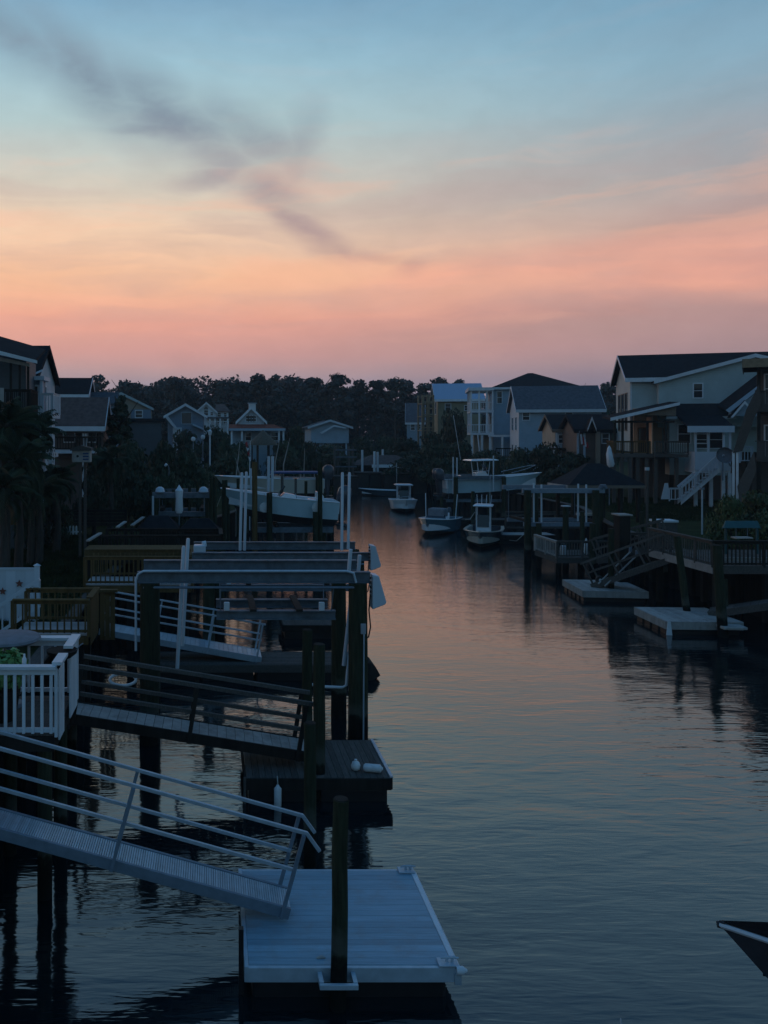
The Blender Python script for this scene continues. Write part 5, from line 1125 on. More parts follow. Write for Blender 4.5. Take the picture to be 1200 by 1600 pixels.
# swing frame, dish, gazebo
D = 36.5; t = thing('swing_frame', 'small teal swing frame standing on the railed deck', 'swing frame', (XU(1160,D),D,2.3)); o = t.location
for u in (1134,1183):
    MB(o).box(XU(u,D)-.04,XU(u,D)+.04,D-.04,D+.04,2.3,ZV(822,D)).build('post','teal',t)
    for s in (-1,1): MB(o).bar(P(u,816,D),P(u+s*5,826,D),.06,.05).build('brace','teal',t)
MB(o).prism([P(1134,814,D-.3),P(1184,814,D-.3),P(1187,825,D-.5),P(1131,825,D-.5)],(0,.05,0)).build('canopy','teal',t)
for u in (1150,1168): MB(o).tube(P(u,824,D),P(u,838,D),.012,n=5).build('chain','alu_dark',t)
MB(o).box(XU(1146,D),XU(1172,D),D-.2,D+.2,ZV(841,D),ZV(839,D)).build('seat','wood_pale',t)
D = 53; t = thing('gazebo', 'open gazebo with a low dark hipped roof and pale fascia', 'gazebo', (XU(938,D),D,GZ)); o = t.location
xa, xb = XU(888,D), XU(1012,D); ze = ZV(759,D); zp = ZV(724,D+1.6); GD = 3.2
MB(o).loft([[(xa,D,ze),(xb,D,ze),(xb,D+GD,ze),(xa,D+GD,ze)],[(xa+1.9,D+1.5,zp),(xb-2.3,D+1.5,zp),(xb-2.3,D+1.7,zp),(xa+1.9,D+1.7,zp)]]).build('roof','roof_dark',t)
MB(o).box(xa,xb,D-.04,D-.002,ze-.16,ze+.02).build('fascia','soffit',t); MB(o).box(xa-.04,xa-.002,D,D+GD,ze-.16,ze+.02).build('fascia','wood_pale',t)
for x in (xa+.5,(xa+xb)/2+1.0,xb-.4):
    for y in (D+.4,D+GD-.4): MB(o).box(x-.1,x+.1,y-.1,y+.1,GZ-.1,ze-.16).build('post','wood_dark',t)
MB(o).box(xa+1.2,xa+2.4,D+1.2,D+1.8,GZ+.35,GZ+.5).build('bench','conc',t)
t = thing('flood_pole', 'slim pale pole standing before the white stairs', 'pole', (XU(1097,47),47,GZ)); MB().tube((0,0,0),(0,0,ZV(765,47)-GZ),.045,n=8).build('shaft','alu',t); MB().box(-.1,.1,-.08,.08,ZV(765,47)-GZ+.001,ZV(762,47)-GZ).build('lamp_head','alu_dark',t)
t = thing('utility_pole', 'slim grey pole rising from the railed pier beside the gazebo', 'pole', (XU(1011,48),48,.2)); MB().tube((0,0,0),(0,0,ZV(735,48)-.2),.07,n=8).build('shaft','wood_grey',t); MB().box(-.1,.1,-.08,.08,ZV(735,48)-.199,ZV(733,48)-.1).build('pole_cap','alu',t)
# ---- boat bow coming in at the lower right
bx, by = XU(1124,11.2), 11.2; ang = math.atan2(.42,-.9)
L_, B_ = 8.0, 1.5; ang = R(159)
t = thing('covered_boat', 'black covered boat with white rub rail and pale hull poking in at the corner', 'boat', (bx-math.cos(ang)*L_/2, by-math.sin(ang)*L_/2, 0.05), ang)
zf = hull_parts(t, L_, B_, .82, .3, 'hull_mauve', rim_m='white', deck_m='cover_black', bottom_m='hull_dark', foredeck=.99, sheer_rise=.06, rake=.1, flare=.2)
cv = MB()
MB().path([(L_/2-.5,.25,.75),(L_/2-.62,.42,.30),(L_/2-.66,.42,.16),(L_/2-.75,.42,.08)],[.03,.035,.05,.02],6).build('anchor','black',t,smooth=True)
MB().path([(L_/2-1.2,.95,.8),(L_/2-1.6,1.3,.3),(L_/2-1.75,1.8,-.3)],.012,5).build('mooring_line','rope',t,smooth=True)
MB().path([(L_/2-.06,0,.87),(L_/2+.03,0,.86)],[.06,.04],8).build('bow_fitting','black',t,smooth=True)
p = P(970,1592,8.6); t = thing('marker_pole', 'tip of a thin white pole just showing above the bottom edge', 'pole', (p.x,p.y,-.5)); MB(t.location).path([(p.x+.02,p.y,-.5),(p.x+.012,p.y,1.0),p],[.02,.016,.006],6).build('shaft','white',t,smooth=True); MB(t.location).path([(p.x+.02,p.y,-.1),(p.x+.019,p.y,.2)],.026,8).build('sleeve','rubber',t)
# ================================================================== houses
class House:
    def __init__(s, name, label, x, y, gz, rz, cat='house'):
        s.t = thing(name, label, cat, (x, y, gz), R(rz)); s.o = Vector((0,0,gz)); s.M = Matrix.Rotation(R(rz),4,'Z'); s.loc = Vector((x,y,0)); s.i = s.M.inverted()
    def px(s, u, v, y=0.0):
        """where the sight line through a survey pixel meets the house's own plane y = const -> local (x, y, world z)"""
        d = Vector(((u-U0)/F, 1, -(v-V0)/F)); o = s.i @ (Vector((0,0,EYE))-s.loc); d = s.i @ d; k = (y-o.y)/d.y; q = o+d*k
        return Vector((q.x, y, q.z))
    def pxs(s, u, v, x=0.0):
        d = Vector(((u-U0)/F, 1, -(v-V0)/F)); o = s.i @ (Vector((0,0,EYE))-s.loc); d = s.i @ d; k = (x-o.x)/d.x; q = o+d*k
        return Vector((x, q.y, q.z))
    def mb(s): return MB(s.o)
    def box(s, n, x0,x1,y0,y1,z0,z1, m, parent=None, bevel=0): return s.mb().box(x0,x1,y0,y1,z0,z1).build(n, m, parent or s.t, bevel=bevel)
    def prism(s, n, poly, ext, m, parent=None): return s.mb().prism(poly, ext).build(n, m, parent or s.t)
    def slab(s, n, quad, th, m, parent=None): return s.mb().slab(quad, th).build(n, m, parent or s.t)
    def wall_poly(s, n, uv, y, th, m): return s.prism(n, [s.px(u,v,y) for u,v in uv], (0,th,0), m)
    def window(s, x0,x1,z0,z1,y, face='y', out=-1, fm='white', bars=1, parent=None):
        """frame (part) with panes (sub-parts); face 'y': in a plane y=const; 'x': plane x=const, x0..x1 run along y"""
        w = .09; f = s.mb(); g = []
        def bx(mb, a0,a1,b0,b1,d0,d1):
            lo, hi = sorted((y+out*d0, y+out*d1))
            mb.box(a0,a1,lo,hi,b0,b1) if face == 'y' else mb.box(lo,hi,a0,a1,b0,b1)
        bx(f,x0-w,x0,z0-w,z1+w,.001,.06); bx(f,x1,x1+w,z0-w,z1+w,.001,.06); bx(f,x0,x1,z1,z1+w,.001,.06); bx(f,x0,x1,z0-w,z0,.001,.08)
        if bars: bx(f,x0,x1,(z0+z1)/2-.025,(z0+z1)/2+.025,.001,.045)
        fo = f.build('window', fm, s.t)
        if bars:
            for (a,b) in ((z0,(z0+z1)/2-.026),((z0+z1)/2+.026,z1)):
                p = s.mb(); bx(p,x0+.001,x1-.001,a+.001,b-.001,.004,.02); p.build('pane','glass',fo)
        else:
            p = s.mb(); bx(p,x0+.001,x1-.001,z0+.001,z1-.001,.004,.02); p.build('pane','glass',fo)
        return fo
    def win_px(s, u0,v0,u1,v1, y, **k):
        a, b = s.px(u0,v0,y), s.px(u1,v1,y); return s.window(a.x,b.x,b.z,a.z,y,**k)
    def gable_x(s, x0,x1,y0,y1,z0,ze,zr, wall, roof, ov=.35, trim='white', th=.16, fascia=True):
        """walls with the ridge along x (eaves face us)"""
        yc = (y0+y1)/2
        s.prism('wall', [(x0,y0,z0),(x0,y1,z0),(x0,y1,ze),(x0,yc,zr),(x0,y0,ze)], (x1-x0,0,0), wall)
        k = (zr-ze)/(yc-y0); e = ov
        s.slab('roof', [(x0-e,y0-e,ze-e*k+.10+th),(x1+e,y0-e,ze-e*k+.10+th),(x1+e,yc,zr+.10+th),(x0-e,yc,zr+.10+th)], th, roof)
        s.slab('roof', [(x0-e,y1+e,ze-e*k+.10+th),(x0-e,yc+.001,zr+.10+th),(x1+e,yc+.001,zr+.10+th),(x1+e,y1+e,ze-e*k+.10+th)], th, roof)
        if fascia:
            s.box('fascia', x0-e,x1+e,y0-e-.04,y0-e-.003,ze-e*k-.06,ze-e*k+.13+th, trim)
            for x in (x0-e-.04, x1+e+.003): s.mb().prism([(x,y0-e,ze-e*k-.02),(x,yc,zr-.02),(x,y1+e,ze-e*k-.02),(x,y1+e,ze-e*k+.12+th),(x,yc,zr+.12+th),(x,y0-e,ze-e*k+.12+th)],(.037,0,0)).build('rake_board',trim,s.t)
    def gable_y(s, x0,x1,y0,y1,z0,ze,zr, wall, roof, ov=.35, trim='white', th=.16):
        """walls with the gable end facing us"""
        xc = (x0+x1)/2; k = (zr-ze)/(xc-x0); e = ov
        s.prism('wall', [(x0,y0,z0),(x1,y0,z0),(x1,y0,ze),(xc,y0,zr),(x0,y0,ze)], (0,y1-y0,0), wall)
        s.slab('roof', [(x0-e,y0-e,ze-e*k+.1+th),(xc,y0-e,zr+.1+th),(xc,y1+e,zr+.1+th),(x0-e,y1+e,ze-e*k+.1+th)], th, roof)
        s.slab('roof', [(xc+.001,y0-e,zr+.1+th),(x1+e,y0-e,ze-e*k+.1+th),(x1+e,y1+e,ze-e*k+.1+th),(xc+.001,y1+e,zr+.1+th)], th, roof)
        y = y0-e-.04
        s.mb().prism([(x0-e,y,ze-e*k-.05),(xc,y,zr-.05),(x1+e,y,ze-e*k-.05),(x1+e,y,ze-e*k+.13+th),(xc,y,zr+.13+th),(x0-e,y,ze-e*k+.13+th)],(0,.037,0)).build('rake_board',trim,s.t)
    def hip(s, x0,x1,y0,y1,ze,zr, roof, ov=.4, ridge=None, trim='white'):
        e = ov; w = (y1-y0)/2+e; rx = ridge if ridge is not None else max(.2,(x1-x0)/2+e-w)
        xc = (x0+x1)/2; yc = (y0+y1)/2
        s.mb().loft([[(x0-e,y0-e,ze),(x1+e,y0-e,ze),(x1+e,y1+e,ze),(x0-e,y1+e,ze)],[(xc-rx,yc-.05,zr),(xc+rx,yc-.05,zr),(xc+rx,yc+.05,zr),(xc-rx,yc+.05,zr)]]).build('roof',roof,s.t)
        s.mb().box(x0-e-.01,x1+e+.01,y0-e-.04,y0-e-.003,ze-.24,ze+.04).build('fascia',trim,s.t); s.mb().box(x0-e-.04,x0-e-.003,y0-e,y1+e,ze-.24,ze+.04).build('fascia',trim,s.t)
    def rail(s, p0, p1, h, m, step=.25, bw=.05, post=2.0, **k): railing(s.t, p0, p1, h, m, post, step, bw, off=s.o, **k)

# ---- big cream house on the right bank
h = House('stilt_house', 'big cream sided house with long dark roof and raised porch, white sunroom', XU(985,72), 72, GZ, -18)
t = h.t
ze = ZV(592,72); zr = ZV(556,73.5); zb = ZV(650,72)
h.gable_x(0,15,0,8,GZ+4.2,ze,zr,'sid_cream','roof_dark',ov=.45)
h.mb().box(-.03,.12,-.05,.0-.002,GZ+4.2,ze-.1).build('corner_board','white',t)
# tall end windows on the channel side
for (y0,y1) in ((1.6,2.6),(3.4,4.6),(5.4,6.4)): h.window(y0,y1,ze-4.4,ze-1.2,0,face='x',out=-1,fm='soffit')
# cross gable facing us
yg = -.9; xl = h.px(1029,600,yg).x; pk = h.px(1178,556,yg); el_ = h.px(1029,597,yg).z; xr = 2*pk.x-xl
h.prism('wall',[(xl,yg,zb-1.0),(xr,yg,zb-1.0),(xr,yg,el_),(pk.x,yg,pk.z-.15),(xl,yg,el_)],(0,.898,0),'sid_cream')
k = (pk.z-el_)/(pk.x-xl)
h.slab('roof',[(xl-.4,yg-.4,el_-.4*k+.2),(pk.x,yg-.4,pk.z+.12),(pk.x,5,pk.z+.12),(xl-.4,5,el_-.4*k+.2)],.16,'roof_dark')
h.slab('roof',[(pk.x+.001,yg-.4,pk.z+.12),(xr+.4,yg-.4,el_-.4*k+.2),(xr+.4,5,el_-.4*k+.2),(pk.x+.001,5,pk.z+.12)],.16,'roof_dark')
h.prism('rake_board',[(xl-.42,yg-.44,el_-.42*k-.05),(pk.x,yg-.44,pk.z-.15),(pk.x,yg-.44,pk.z+.15),(xl-.42,yg-.44,el_-.42*k+.24)],(0,.037,0),'white')
h.prism('rake_board',[(pk.x+.002,yg-.44,pk.z-.15),(xr+.42,yg-.44,el_-.42*k-.05),(xr+.42,yg-.44,el_-.42*k+.24),(pk.x+.002,yg-.44,pk.z+.15)],(0,.037,0),'white')
h.win_px(1084,600,1097,621,yg,out=-1)
h.win_px(1032,602,1039,626,-.002,fm='white')
# lower shed roof and the wall beneath
yl = -2.6; a = h.px(1046,652,yl); b = h.px(1140,652,yl); ztop = h.px(1046,631,yg).z
h.slab('roof',[(a.x-.3,yl-.3,a.z+.05),(b.x+.4,yl-.3,a.z+.05),(b.x+.4,yg-.003,ztop),(a.x-.3,yg-.003,ztop)],.15,'roof_dark')
h.box('fascia',a.x-.3,b.x+.4,yl-.345,yl-.303,a.z-.16,a.z+.06,'white')
zlow = h.px(1060,742,yl).z
h.box('wall',a.x,b.x,yl,yg-.004,zlow,a.z-.12,'sid_cream')
for (u0,u1) in ((1060,1078),(1086,1104)): h.win_px(u0,664,u1,692,yl)
# porch
yp = -4.6; zfl = h.px(990,709,yp).z; xp0 = h.px(961,700,yp).x; xp1 = a.x-.02
zt = h.px(985,655,yp).z
h.box('porch_floor',xp0-.1,xp1,yp,-.01,zfl-.3,zfl,'wood_grey')
h.box('wall',0.2,xp1-.1,-.35,-.003,zfl,zt+1.0,'sid_glow'); h.window(.6,1.3,zfl+.05,zfl+2.1,-.35,fm='wood_brown');  # porch wall tinted with the evening glow
h.box('wall',1.15,1.25,-2.9,-.351,zfl+.001,zt+.25,'sid_glow')
h.slab('roof',[(xp0-.4,yp-.4,zt+.1),(xp1+.3,yp-.4,zt+1.35),(xp1+.3,-.36,zt+1.55),(xp0-.4,-.36,zt+.35)],.15,'roof_dark')
h.prism('fascia',[(xp0-.4,yp-.44,zt-.14),(xp1+.3,yp-.44,zt+1.1),(xp1+.3,yp-.44,zt+1.34),(xp0-.4,yp-.44,zt+.12)],(0,.037,0),'white')
h.prism('porch_gable',[(xp0+1.5,yp-.05,zt+.35),(xp1+.1,yp-.05,zt+.25),(xp1+.1,yp-.05,zt+1.02)],(0,.1,0),'soffit')
h.box('beam',xp0,xp1,yp,yp+.15,zt-.3,zt-.12,'wood_dark')
for u in (961,973,987,1012,1040): x = h.px(u,700,yp).x; h.box('porch_post',x-.09,x+.09,yp+.02,yp+.17,zfl+.001,zt-.3,'wood_dark')
h.rail((xp0,yp+.06,zfl),(h.px(1016,700,yp).x,yp+.06,zfl),1.05,'wood_brown',step=.16); h.rail((h.px(1021,700,yp).x,yp-.4,zfl),(xp1+.9,yp-.4,zfl),1.05,'wood_grey',step=.16)
h.box('porch_floor',h.px(1021,700,yp).x,xp1+.9,yp-.45,yp-.003,zfl-.25,zfl-.005,'wood_grey')
h.rail((xp0,-.1,zfl),(xp0,yp+.06,zfl),1.05,'wood_brown',step=.2)
for u in (960,972,985,997,1011,1025,1058): x = h.px(u,700,yp).x; h.box('stilt',x-.13,x+.13,yp+.1,yp+.36,GZ-.3,zfl-.3,'wood_grey')
for x in (.4,3.2,6,9,12): h.box('stilt',x-.16,x+.16,.2,.55,GZ-.3,GZ+4.2,'wood_dark')
h.box('ground_store',1.0,14.5,3.0,7.8,GZ-.3,GZ+4.19,'sid_brown')
# steep small gables at the right
yq = -3.4; A = [h.px(1136,640,yq),h.px(1203,588,yq)]
h.prism('wall',[h.px(1142,650,yq),h.px(1260,650,yq),h.px(1260,560,yq),h.px(1203,597,yq),h.px(1142,644,yq)],(0,.7,0),'sid_grey')
h.prism('rake_board',[h.px(1134,641,yq-.4),h.px(1210,583,yq-.4),h.px(1210,590,yq-.4),h.px(1140,645,yq-.4)],(0,.05,0),'sid_grey')
h.slab('roof',[h.px(1134,639,yq-.35),h.px(1210,581,yq-.35),h.px(1210,581,yq-.35)+Vector((0,2.6,.4)),h.px(1134,639,yq-.35)+Vector((0,2.6,.4))],.14,'roof_dark')
h.prism('rake_board',[h.px(1142,652,yq-.7),h.px(1164,626,yq-.7),h.px(1170,633,yq-.7),h.px(1168,635,yq-.7),h.px(1164,631,yq-.7),h.px(1145,653,yq-.7)],(0,.08,0),'white')
h.slab('roof',[h.px(1142,651,yq-.65),h.px(1164,625,yq-.65),h.px(1164,625,yq-.65)+Vector((0,1,0)),h.px(1142,651,yq-.65)+Vector((0,1,0))],.1,'roof_dark')
# white sunroom and stairs
ys = -6.2; a = h.px(1073,670,ys); b = h.px(1143,668,ys); zs0 = h.px(1085,735,ys).z; zs1 = h.px(1085,706,ys).z; xs0 = h.px(1086,700,ys).x; xs1 = h.px(1142,700,ys).x
h.slab('roof',[(a.x,ys-.3,a.z+.2),(b.x+.1,ys-.3,a.z+.2),(b.x+.1,yl-.35,a.z+1.1),(a.x,yl-.35,a.z+1.1)],.15,'roof_dark')
h.box('fascia',a.x-.02,b.x+.12,ys-.36,ys-.303,a.z-.28,a.z+.22,'white_clean')
h.box('parapet',xs0,xs1,ys,ys+.1,zs0,zs1,'white_clean'); h.box('parapet',xs0,xs0+.1,ys+.101,yl-.003,zs0,zs1,'white_clean'); h.box('floor',xs0,xs1,ys+.101,yl-.003,zs0-.2,zs0+.05,'white')
for u in (1087,1107,1131,1141): x = h.px(u,700,ys).x; h.box('sunroom_post',x-.08,x+.08,ys+.01,ys+.09,zs1+.001,a.z-.1,'white_clean')
for (u0,u1) in ((1088,1105),(1109,1129)): h.win_px(u0,674,u1,700,yl-.02,fm='white')
for u in (1088,1112,1131,1141): x = h.px(u,740,ys).x; h.box('stilt',x-.12,x+.12,ys+.1,ys+.34,GZ-.3,zs0-.201,'white')
yst = ys-.6
def stair(h, ut,vt_,ub,vb,y,w,m,rail_m,n=11,rh=1.0,step_m=None):
    a, b = h.px(ut,vt_,y), h.px(ub,vb,y); d = b-a
    for yy in (y, y+w): h.prism('stringer',[a+Vector((0,yy-y,0)),b+Vector((0,yy-y,0)),b+Vector((0,yy-y,-.35)),a+Vector((0,yy-y,-.35))],(0,.05,0),m)
    for k in range(n):
        q = a+d*((k+.5)/n); h.box('tread',q.x-.16,q.x+.16,y+.051,y+w-.001,q.z-.05,q.z,step_m or m)
    for yy in (y-.03, y+w+.03):
        V = Vector((0,yy-y,0)); h.mb().bar(a+V+Vector((0,0,rh)),b+V+Vector((0,0,rh)),.14,.16).build('handrail',rail_m,h.t)
        nb = max(6,int(abs(d.x)/.22))
        pieces('baluster', MB().box(-.03,.03,-.02,.02,-.1,rh-.05), rail_m, h.t, [(a+V+d*((k+.5)/nb)-h.o,(0,0,0)) for k in range(nb)])
    return a, b
a, b = stair(h, 1126,729,1064,782,yst,1.1,'white','white_clean')
np_ = h.px(1040,778,yst); h.prism('stair_side',[h.px(1033,780,yst),h.px(1047,780,yst),h.px(1044,755,yst),h.px(1039,755,yst)],(0,.12,0),'white_clean')
h.rail((h.px(1046,784,yst).x,yst,h.px(1046,782,yst).z),(h.px(1064,784,yst).x,yst,h.px(1064,782,yst).z),1.0,'white_clean',step=.2)
t2 = thing('satellite_dish', 'dark grey satellite dish on a bent arm above the white stairs', 'satellite dish', tuple(P(1131,712,63.5)))
MB().path([(0,.05,0),(0,.0,0),(-.05,-.25,.05)],[.1,.55,.62],16,cap=False).build('dish','canvas_grey',t2,smooth=True); MB().path([(0,.06,0),(.35,.1,-.3),(.55,.1,-.75),(.9,.3,-1.0)],.05,6).build('arm','alu_dark',t2,smooth=True)
MB().tube((-.05,.06,-.05),(-.05,.06,-1.9),.05,n=6).build('mast','alu_dark',t2)
# ---- near right house with outside stairs, cut by the frame
h = House('stair_house', 'brown house with stacked porches and outside stair cut by the frame edge', XU(1182,52), 52, GZ, -33)
z_e = h.px(1182,572,0).z
h.box('roof',-.7,9,-.7,6,z_e,z_e+.28,'roof_dark'); h.box('fascia',-.72,9,-.75,-.701,z_e-.12,z_e+.42,'scaff'); h.box('fascia',-.75,-.701,-.7,6,z_e-.12,z_e+.42,'soffit')
for z in (h.px(1182,612,0).z, h.px(1182,690,0).z):
    h.box('porch_floor',0,9,0,3.0,z-1.0-.25,z-1.0,'wood_grey')
    pieces('side_board', MB().box(-.07,.07,-.015,.015,-1.25,0), 'wood_grey', h.t, [(Vector((.08+.15*k,-.03,z-GZ)),(0,0,0)) for k in range(14)])
    h.box('handrail',-.08,9,-.12,.08,z+.001,z+.06,'wood_grey')
zz = [h.px(1182,612,0).z, h.px(1182,690,0).z]
for x in (.12,2.2): 
    h.box('porch_post',x-.09,x+.09,.02,.2,zz[0]-.0,z_e-.001,'wood_dark'); h.box('porch_post',x-.09,x+.09,.02,.2,zz[1],zz[0]-1.26,'wood_dark'); h.box('stilt',x-.12,x+.12,.02,.26,GZ-.3,zz[1]-1.26,'wood_dark')
h.box('wall',0.05,9,3.01,6,zz[1]-1.2,z_e-.001,'sid_brown'); h.window(.5,1.4,zz[0]-.6,zz[0]+1.2,3.01); h.window(.5,1.4,zz[1]-.9,zz[1]+1.0,3.01)
h.box('wall',3,9,2,6,GZ-.3,zz[1]-1.26,'sid_brown')
# outside stair flights with solid board sides
def flight(uv, y): h.wall_poly('stair_side', uv, y, .1, 'wood_grey')
flight([(1166,640),(1186,600),(1190,632),(1180,650),(1160,705),(1145,708)], -.35)
flight([(1152,760),(1178,705),(1182,735),(1168,770),(1158,800)], -.6)
for (a_,b_) in (((1150,706),(1186,604)),((1158,775),(1182,712))):
    p, q = h.px(*a_,-.3), h.px(*b_,-.3)
    for k in range(9): c = p.lerp(q,(k+.5)/9); h.box('tread',c.x-.15,c.x+.15,-.24,.0-.002,c.z-.05,c.z,'wood_grey')
h.rail((h.px(1156,720,.3).x,.3,h.px(1156,722,.3).z),(h.px(1176,720,.3).x,.3,h.px(1176,722,.3).z),1.0,'sid_grey',step=.14)
for u in (1146,1152): x = h.px(u,740,-.3).x; h.box('stilt',x-.07,x+.07,-.3,-.14,GZ-.2,h.px(u,706,-.3).z,'white')
# ---- blue house with white stacked balconies
h = House('balcony_house', 'blue house with three white stacked balconies and a dark hipped roof', XU(771,108), 108, GZ, -14)
ze = h.px(771,606,0).z; xr = h.px(905,606,0).x
h.box('wall',0,xr,0,11,GZ-.2,ze-.02,'sid_blue'); h.hip(0,xr,0,11,ze,h.px(825,583,5.5).z,'roof_dark',ridge=.3)
a = h.px(777,612,0); b = h.px(784,630,0); h.window(a.x,b.x,b.z,a.z,-.0,out=-1)
z1, z2, z3 = (h.px(755,v,-.2).z for v in (641,676,697))
xw = -h.px(771,650,0).x
bw_ = 3.6  # balcony block sticks out towards the channel
fx = h.px(735,640,-.6).x
for zf in (z1,z2): h.box('balcony_floor',fx,-.002,-.6,7,zf-.3,zf,'white')
zc = h.px(755,606,-.6).z
h.box('balcony_roof',fx-.25,-.002,-.85,7.3,zc-.35,zc+.05,'white')
for zf, top in ((z1,zc-.35),(z2,z1-.3)):
    for x in (fx+.1,fx*.62,fx*.3,-.15): h.box('balcony_post',x-.1,x+.1,-.58,-.38,zf+.001,top-.001,'white')
    for y in (2.0,4.4,6.8): h.box('balcony_post',fx+.02,fx+.22,y-.1,y+.1,zf+.001,top-.001,'white')
    h.rail((fx+.05,-.5,zf),(-.1,-.5,zf),1.1,'white',step=.2,post=3); h.rail((fx+.05,6.9,zf),(fx+.05,-.4,zf),1.1,'white',step=.25,post=3)
h.window(.8,2.0,z1+.2,z1+2.2,0,face='x',out=-1); h.window(3.2,5.0,z1+.1,z1+2.2,0,face='x',out=-1); h.window(2.4,4.4,z2+.1,z2+2.2,0,face='x',out=-1)
h.box('ground_roof',fx*.25,2.6,-2.2,-.603,z3+1.2,z3+1.45,'white'); 
for x in (fx*.2,.9,2.4): h.box('porch_post',x-.12,x+.12,-2.1,-1.9,GZ-.2,z3+1.199,'white')
for x in (fx+.2,fx*.5,-.3): h.box('stilt',x-.15,x+.15,-.5,-.2,GZ-.2,z2-.301,'white')
h.box('garage_wall',fx+.6,-.003,2,7,GZ-.2,z2-.301,'sid_tan')
h.mb().tube((h.px(750,712,-2.5).x,-2.5,h.px(753,712,-2.5).z),(h.px(750,676,-2.5).x-.3,-2.5,h.px(748,676,-2.5).z),.09,n=6).build('downpipe','white',h.t)
zd_ = h.px(790,700,-4).z
h.box('deck_platform',h.px(775,705,-4).x,h.px(812,705,-4).x,-4,-1.9-.3,zd_-1.3,zd_-1.1,'wood_grey'); h.rail((h.px(775,705,-4).x,-4,zd_-1.1),(h.px(812,705,-4).x,-4,zd_-1.1),1.1,'wood_dark',step=.25,post=2.5)
for u in (777,794,810): x = h.px(u,705,-4).x; h.box('stilt',x-.12,x+.12,-3.9,-3.66,GZ-.2,zd_-1.301,'wood_dark')
# ---- grey blue gabled house in front of it
h = House('gabled_house', 'grey blue house with a white gable end and a long dark roof', XU(811,98), 98, GZ, -12)
ze = h.px(811,640,0).z; zr = h.px(811,607,4).z; xr = h.px(940,640,0).x
h.gable_x(0,xr,0,7.2,GZ-.2,ze,zr,'sid_grey','roof_grey',ov=.4)
h.prism('gable_wall',[(-.03,0.02,GZ-.2),(-.03,7.18,GZ-.2),(-.03,7.18,ze),(-.03,3.6,zr-.05),(-.03,.02,ze)],(.027,0,0),'sid_white')
h.win_px(817,645,827,656,0); h.win_px(884,645,894,652,0)
for (y0,y1) in ((1.4,2.5),(4.2,5.4)): h.window(y0,y1,ze-2.4,ze-.9,-.03,face='x',out=-1); h.window(y0,y1,ze-6.2,ze-4.2,-.03,face='x',out=-1)
# ---- ochre house with metal roof, and timber scaffold
h = House('ochre_house', 'ochre house with a pale metal roof above dark trees', XU(684,128), 128, GZ, -10)
ze = h.px(684,624,0).z; zr = h.px(684,602,4).z; xr = h.px(752,624,0).x
h.gable_x(0,xr,0,8,GZ-.2,ze,zr,'sid_yellow','roof_metal',ov=.5)
h.win_px(696,631,704,641,0); h.win_px(726,634,732,641,0)
h.window(2.4,4.4,ze-2.2,ze-.3,0,face='x',out=-1)
t = thing('timber_scaffold', 'open timber stair tower beside the ochre house', 'scaffold', (XU(668,126),126,GZ)); o = t.location
for u in (660,668,677):
    for y in (126,128.5): MB(o).box(XU(u,126)-.12,XU(u,126)+.12,y-.12,y+.12,GZ-.2,ZV(617,126)).build('post','scaff',t)
for v in (619,628,638,648,658,668): MB(o).box(XU(659,126),XU(678,126),125.7,125.87,ZV(v+1,126),ZV(v-1,126)).build('rail','scaff',t)
for v in (630,650,672): MB(o).box(XU(659,126),XU(678,126),125.9,128.7,ZV(v+1.5,126),ZV(v,126)).build('floor','scaff',t)
# ---- small blue gable
h = House('cottage', 'small blue cottage with a steep slate roof left of the timber stair tower', XU(636,146), 146, GZ, -14)
ze = h.px(636,660,0).z; zr = h.px(640,632,3).z; xr = h.px(662,655,0).x
h.gable_x(0,xr,0,6,GZ-.2,ze,zr,'sid_blue','roof_grey',ov=.3); h.prism('gable_wall',[(-.03,0.02,GZ-.2),(-.03,5.98,GZ-.2),(-.03,5.98,ze),(-.03,3,zr-.05),(-.03,.02,ze)],(.027,0,0),'sid_white')
h.win_px(642,663,648,672,0); h.win_px(653,663,657,670,0)
# ---- two small cottages before the grey house
h = House('cottage', 'small tan cottage with a brown gabled porch and white windows', XU(868,86), 86, GZ, -10)
ze = h.px(868,672,0).z; zr = h.px(868,651,3).z; xr = h.px(912,670,0).x
h.gable_x(0,xr,0,6,GZ-.2,ze,zr,'sid_grey','roof_dark',ov=.4,trim='soffit'); h.win_px(873,680,880,692,0); h.win_px(893,680,899,694,0)
h.prism('gable_wall',[(-.05,.02,ze-1.6),(-.05,5.98,ze-1.6),(-.05,5.98,ze),(-.05,3,zr),(-.05,.02,ze)],(.045,0,0),'sid_tan')
for u in (870,885): x = h.px(u,690,-1.4).x; h.box('porch_post',x-.07,x+.07,-1.4,-1.26,GZ-.2,ze-.3,'white')
h.box('porch_floor',h.px(866,698,-1.5).x,h.px(905,698,-1.5).x,-1.5,-.002,h.px(870,700,-1.5).z-.2,h.px(870,700,-1.5).z,'wood_dark')
h = House('cottage', 'low cottage with a small white entrance gable beside the big house porch', XU(902,80), 80, GZ, -10)
ze = h.px(902,673,0).z; zr = h.px(902,651,3).z; xr = h.px(956,672,0).x
h.gable_x(0,xr,0,6,GZ-.2,ze,zr,'sid_brown','roof_dark',ov=.35,trim='roof_dark')
a, b, c = h.px(918,674,-1.2), h.px(925,656,-1.2), h.px(932,674,-1.2)
h.slab('entrance_roof',[a+Vector((0,0,.1)),b+Vector((0,0,.1)),b+Vector((0,1.4,.1)),a+Vector((0,1.4,.1))],.1,'roof_dark'); h.slab('entrance_roof',[b+Vector((.001,0,.1)),c+Vector((0,0,.1)),c+Vector((0,1.4,.1)),b+Vector((.001,1.4,.1))],.1,'roof_dark')
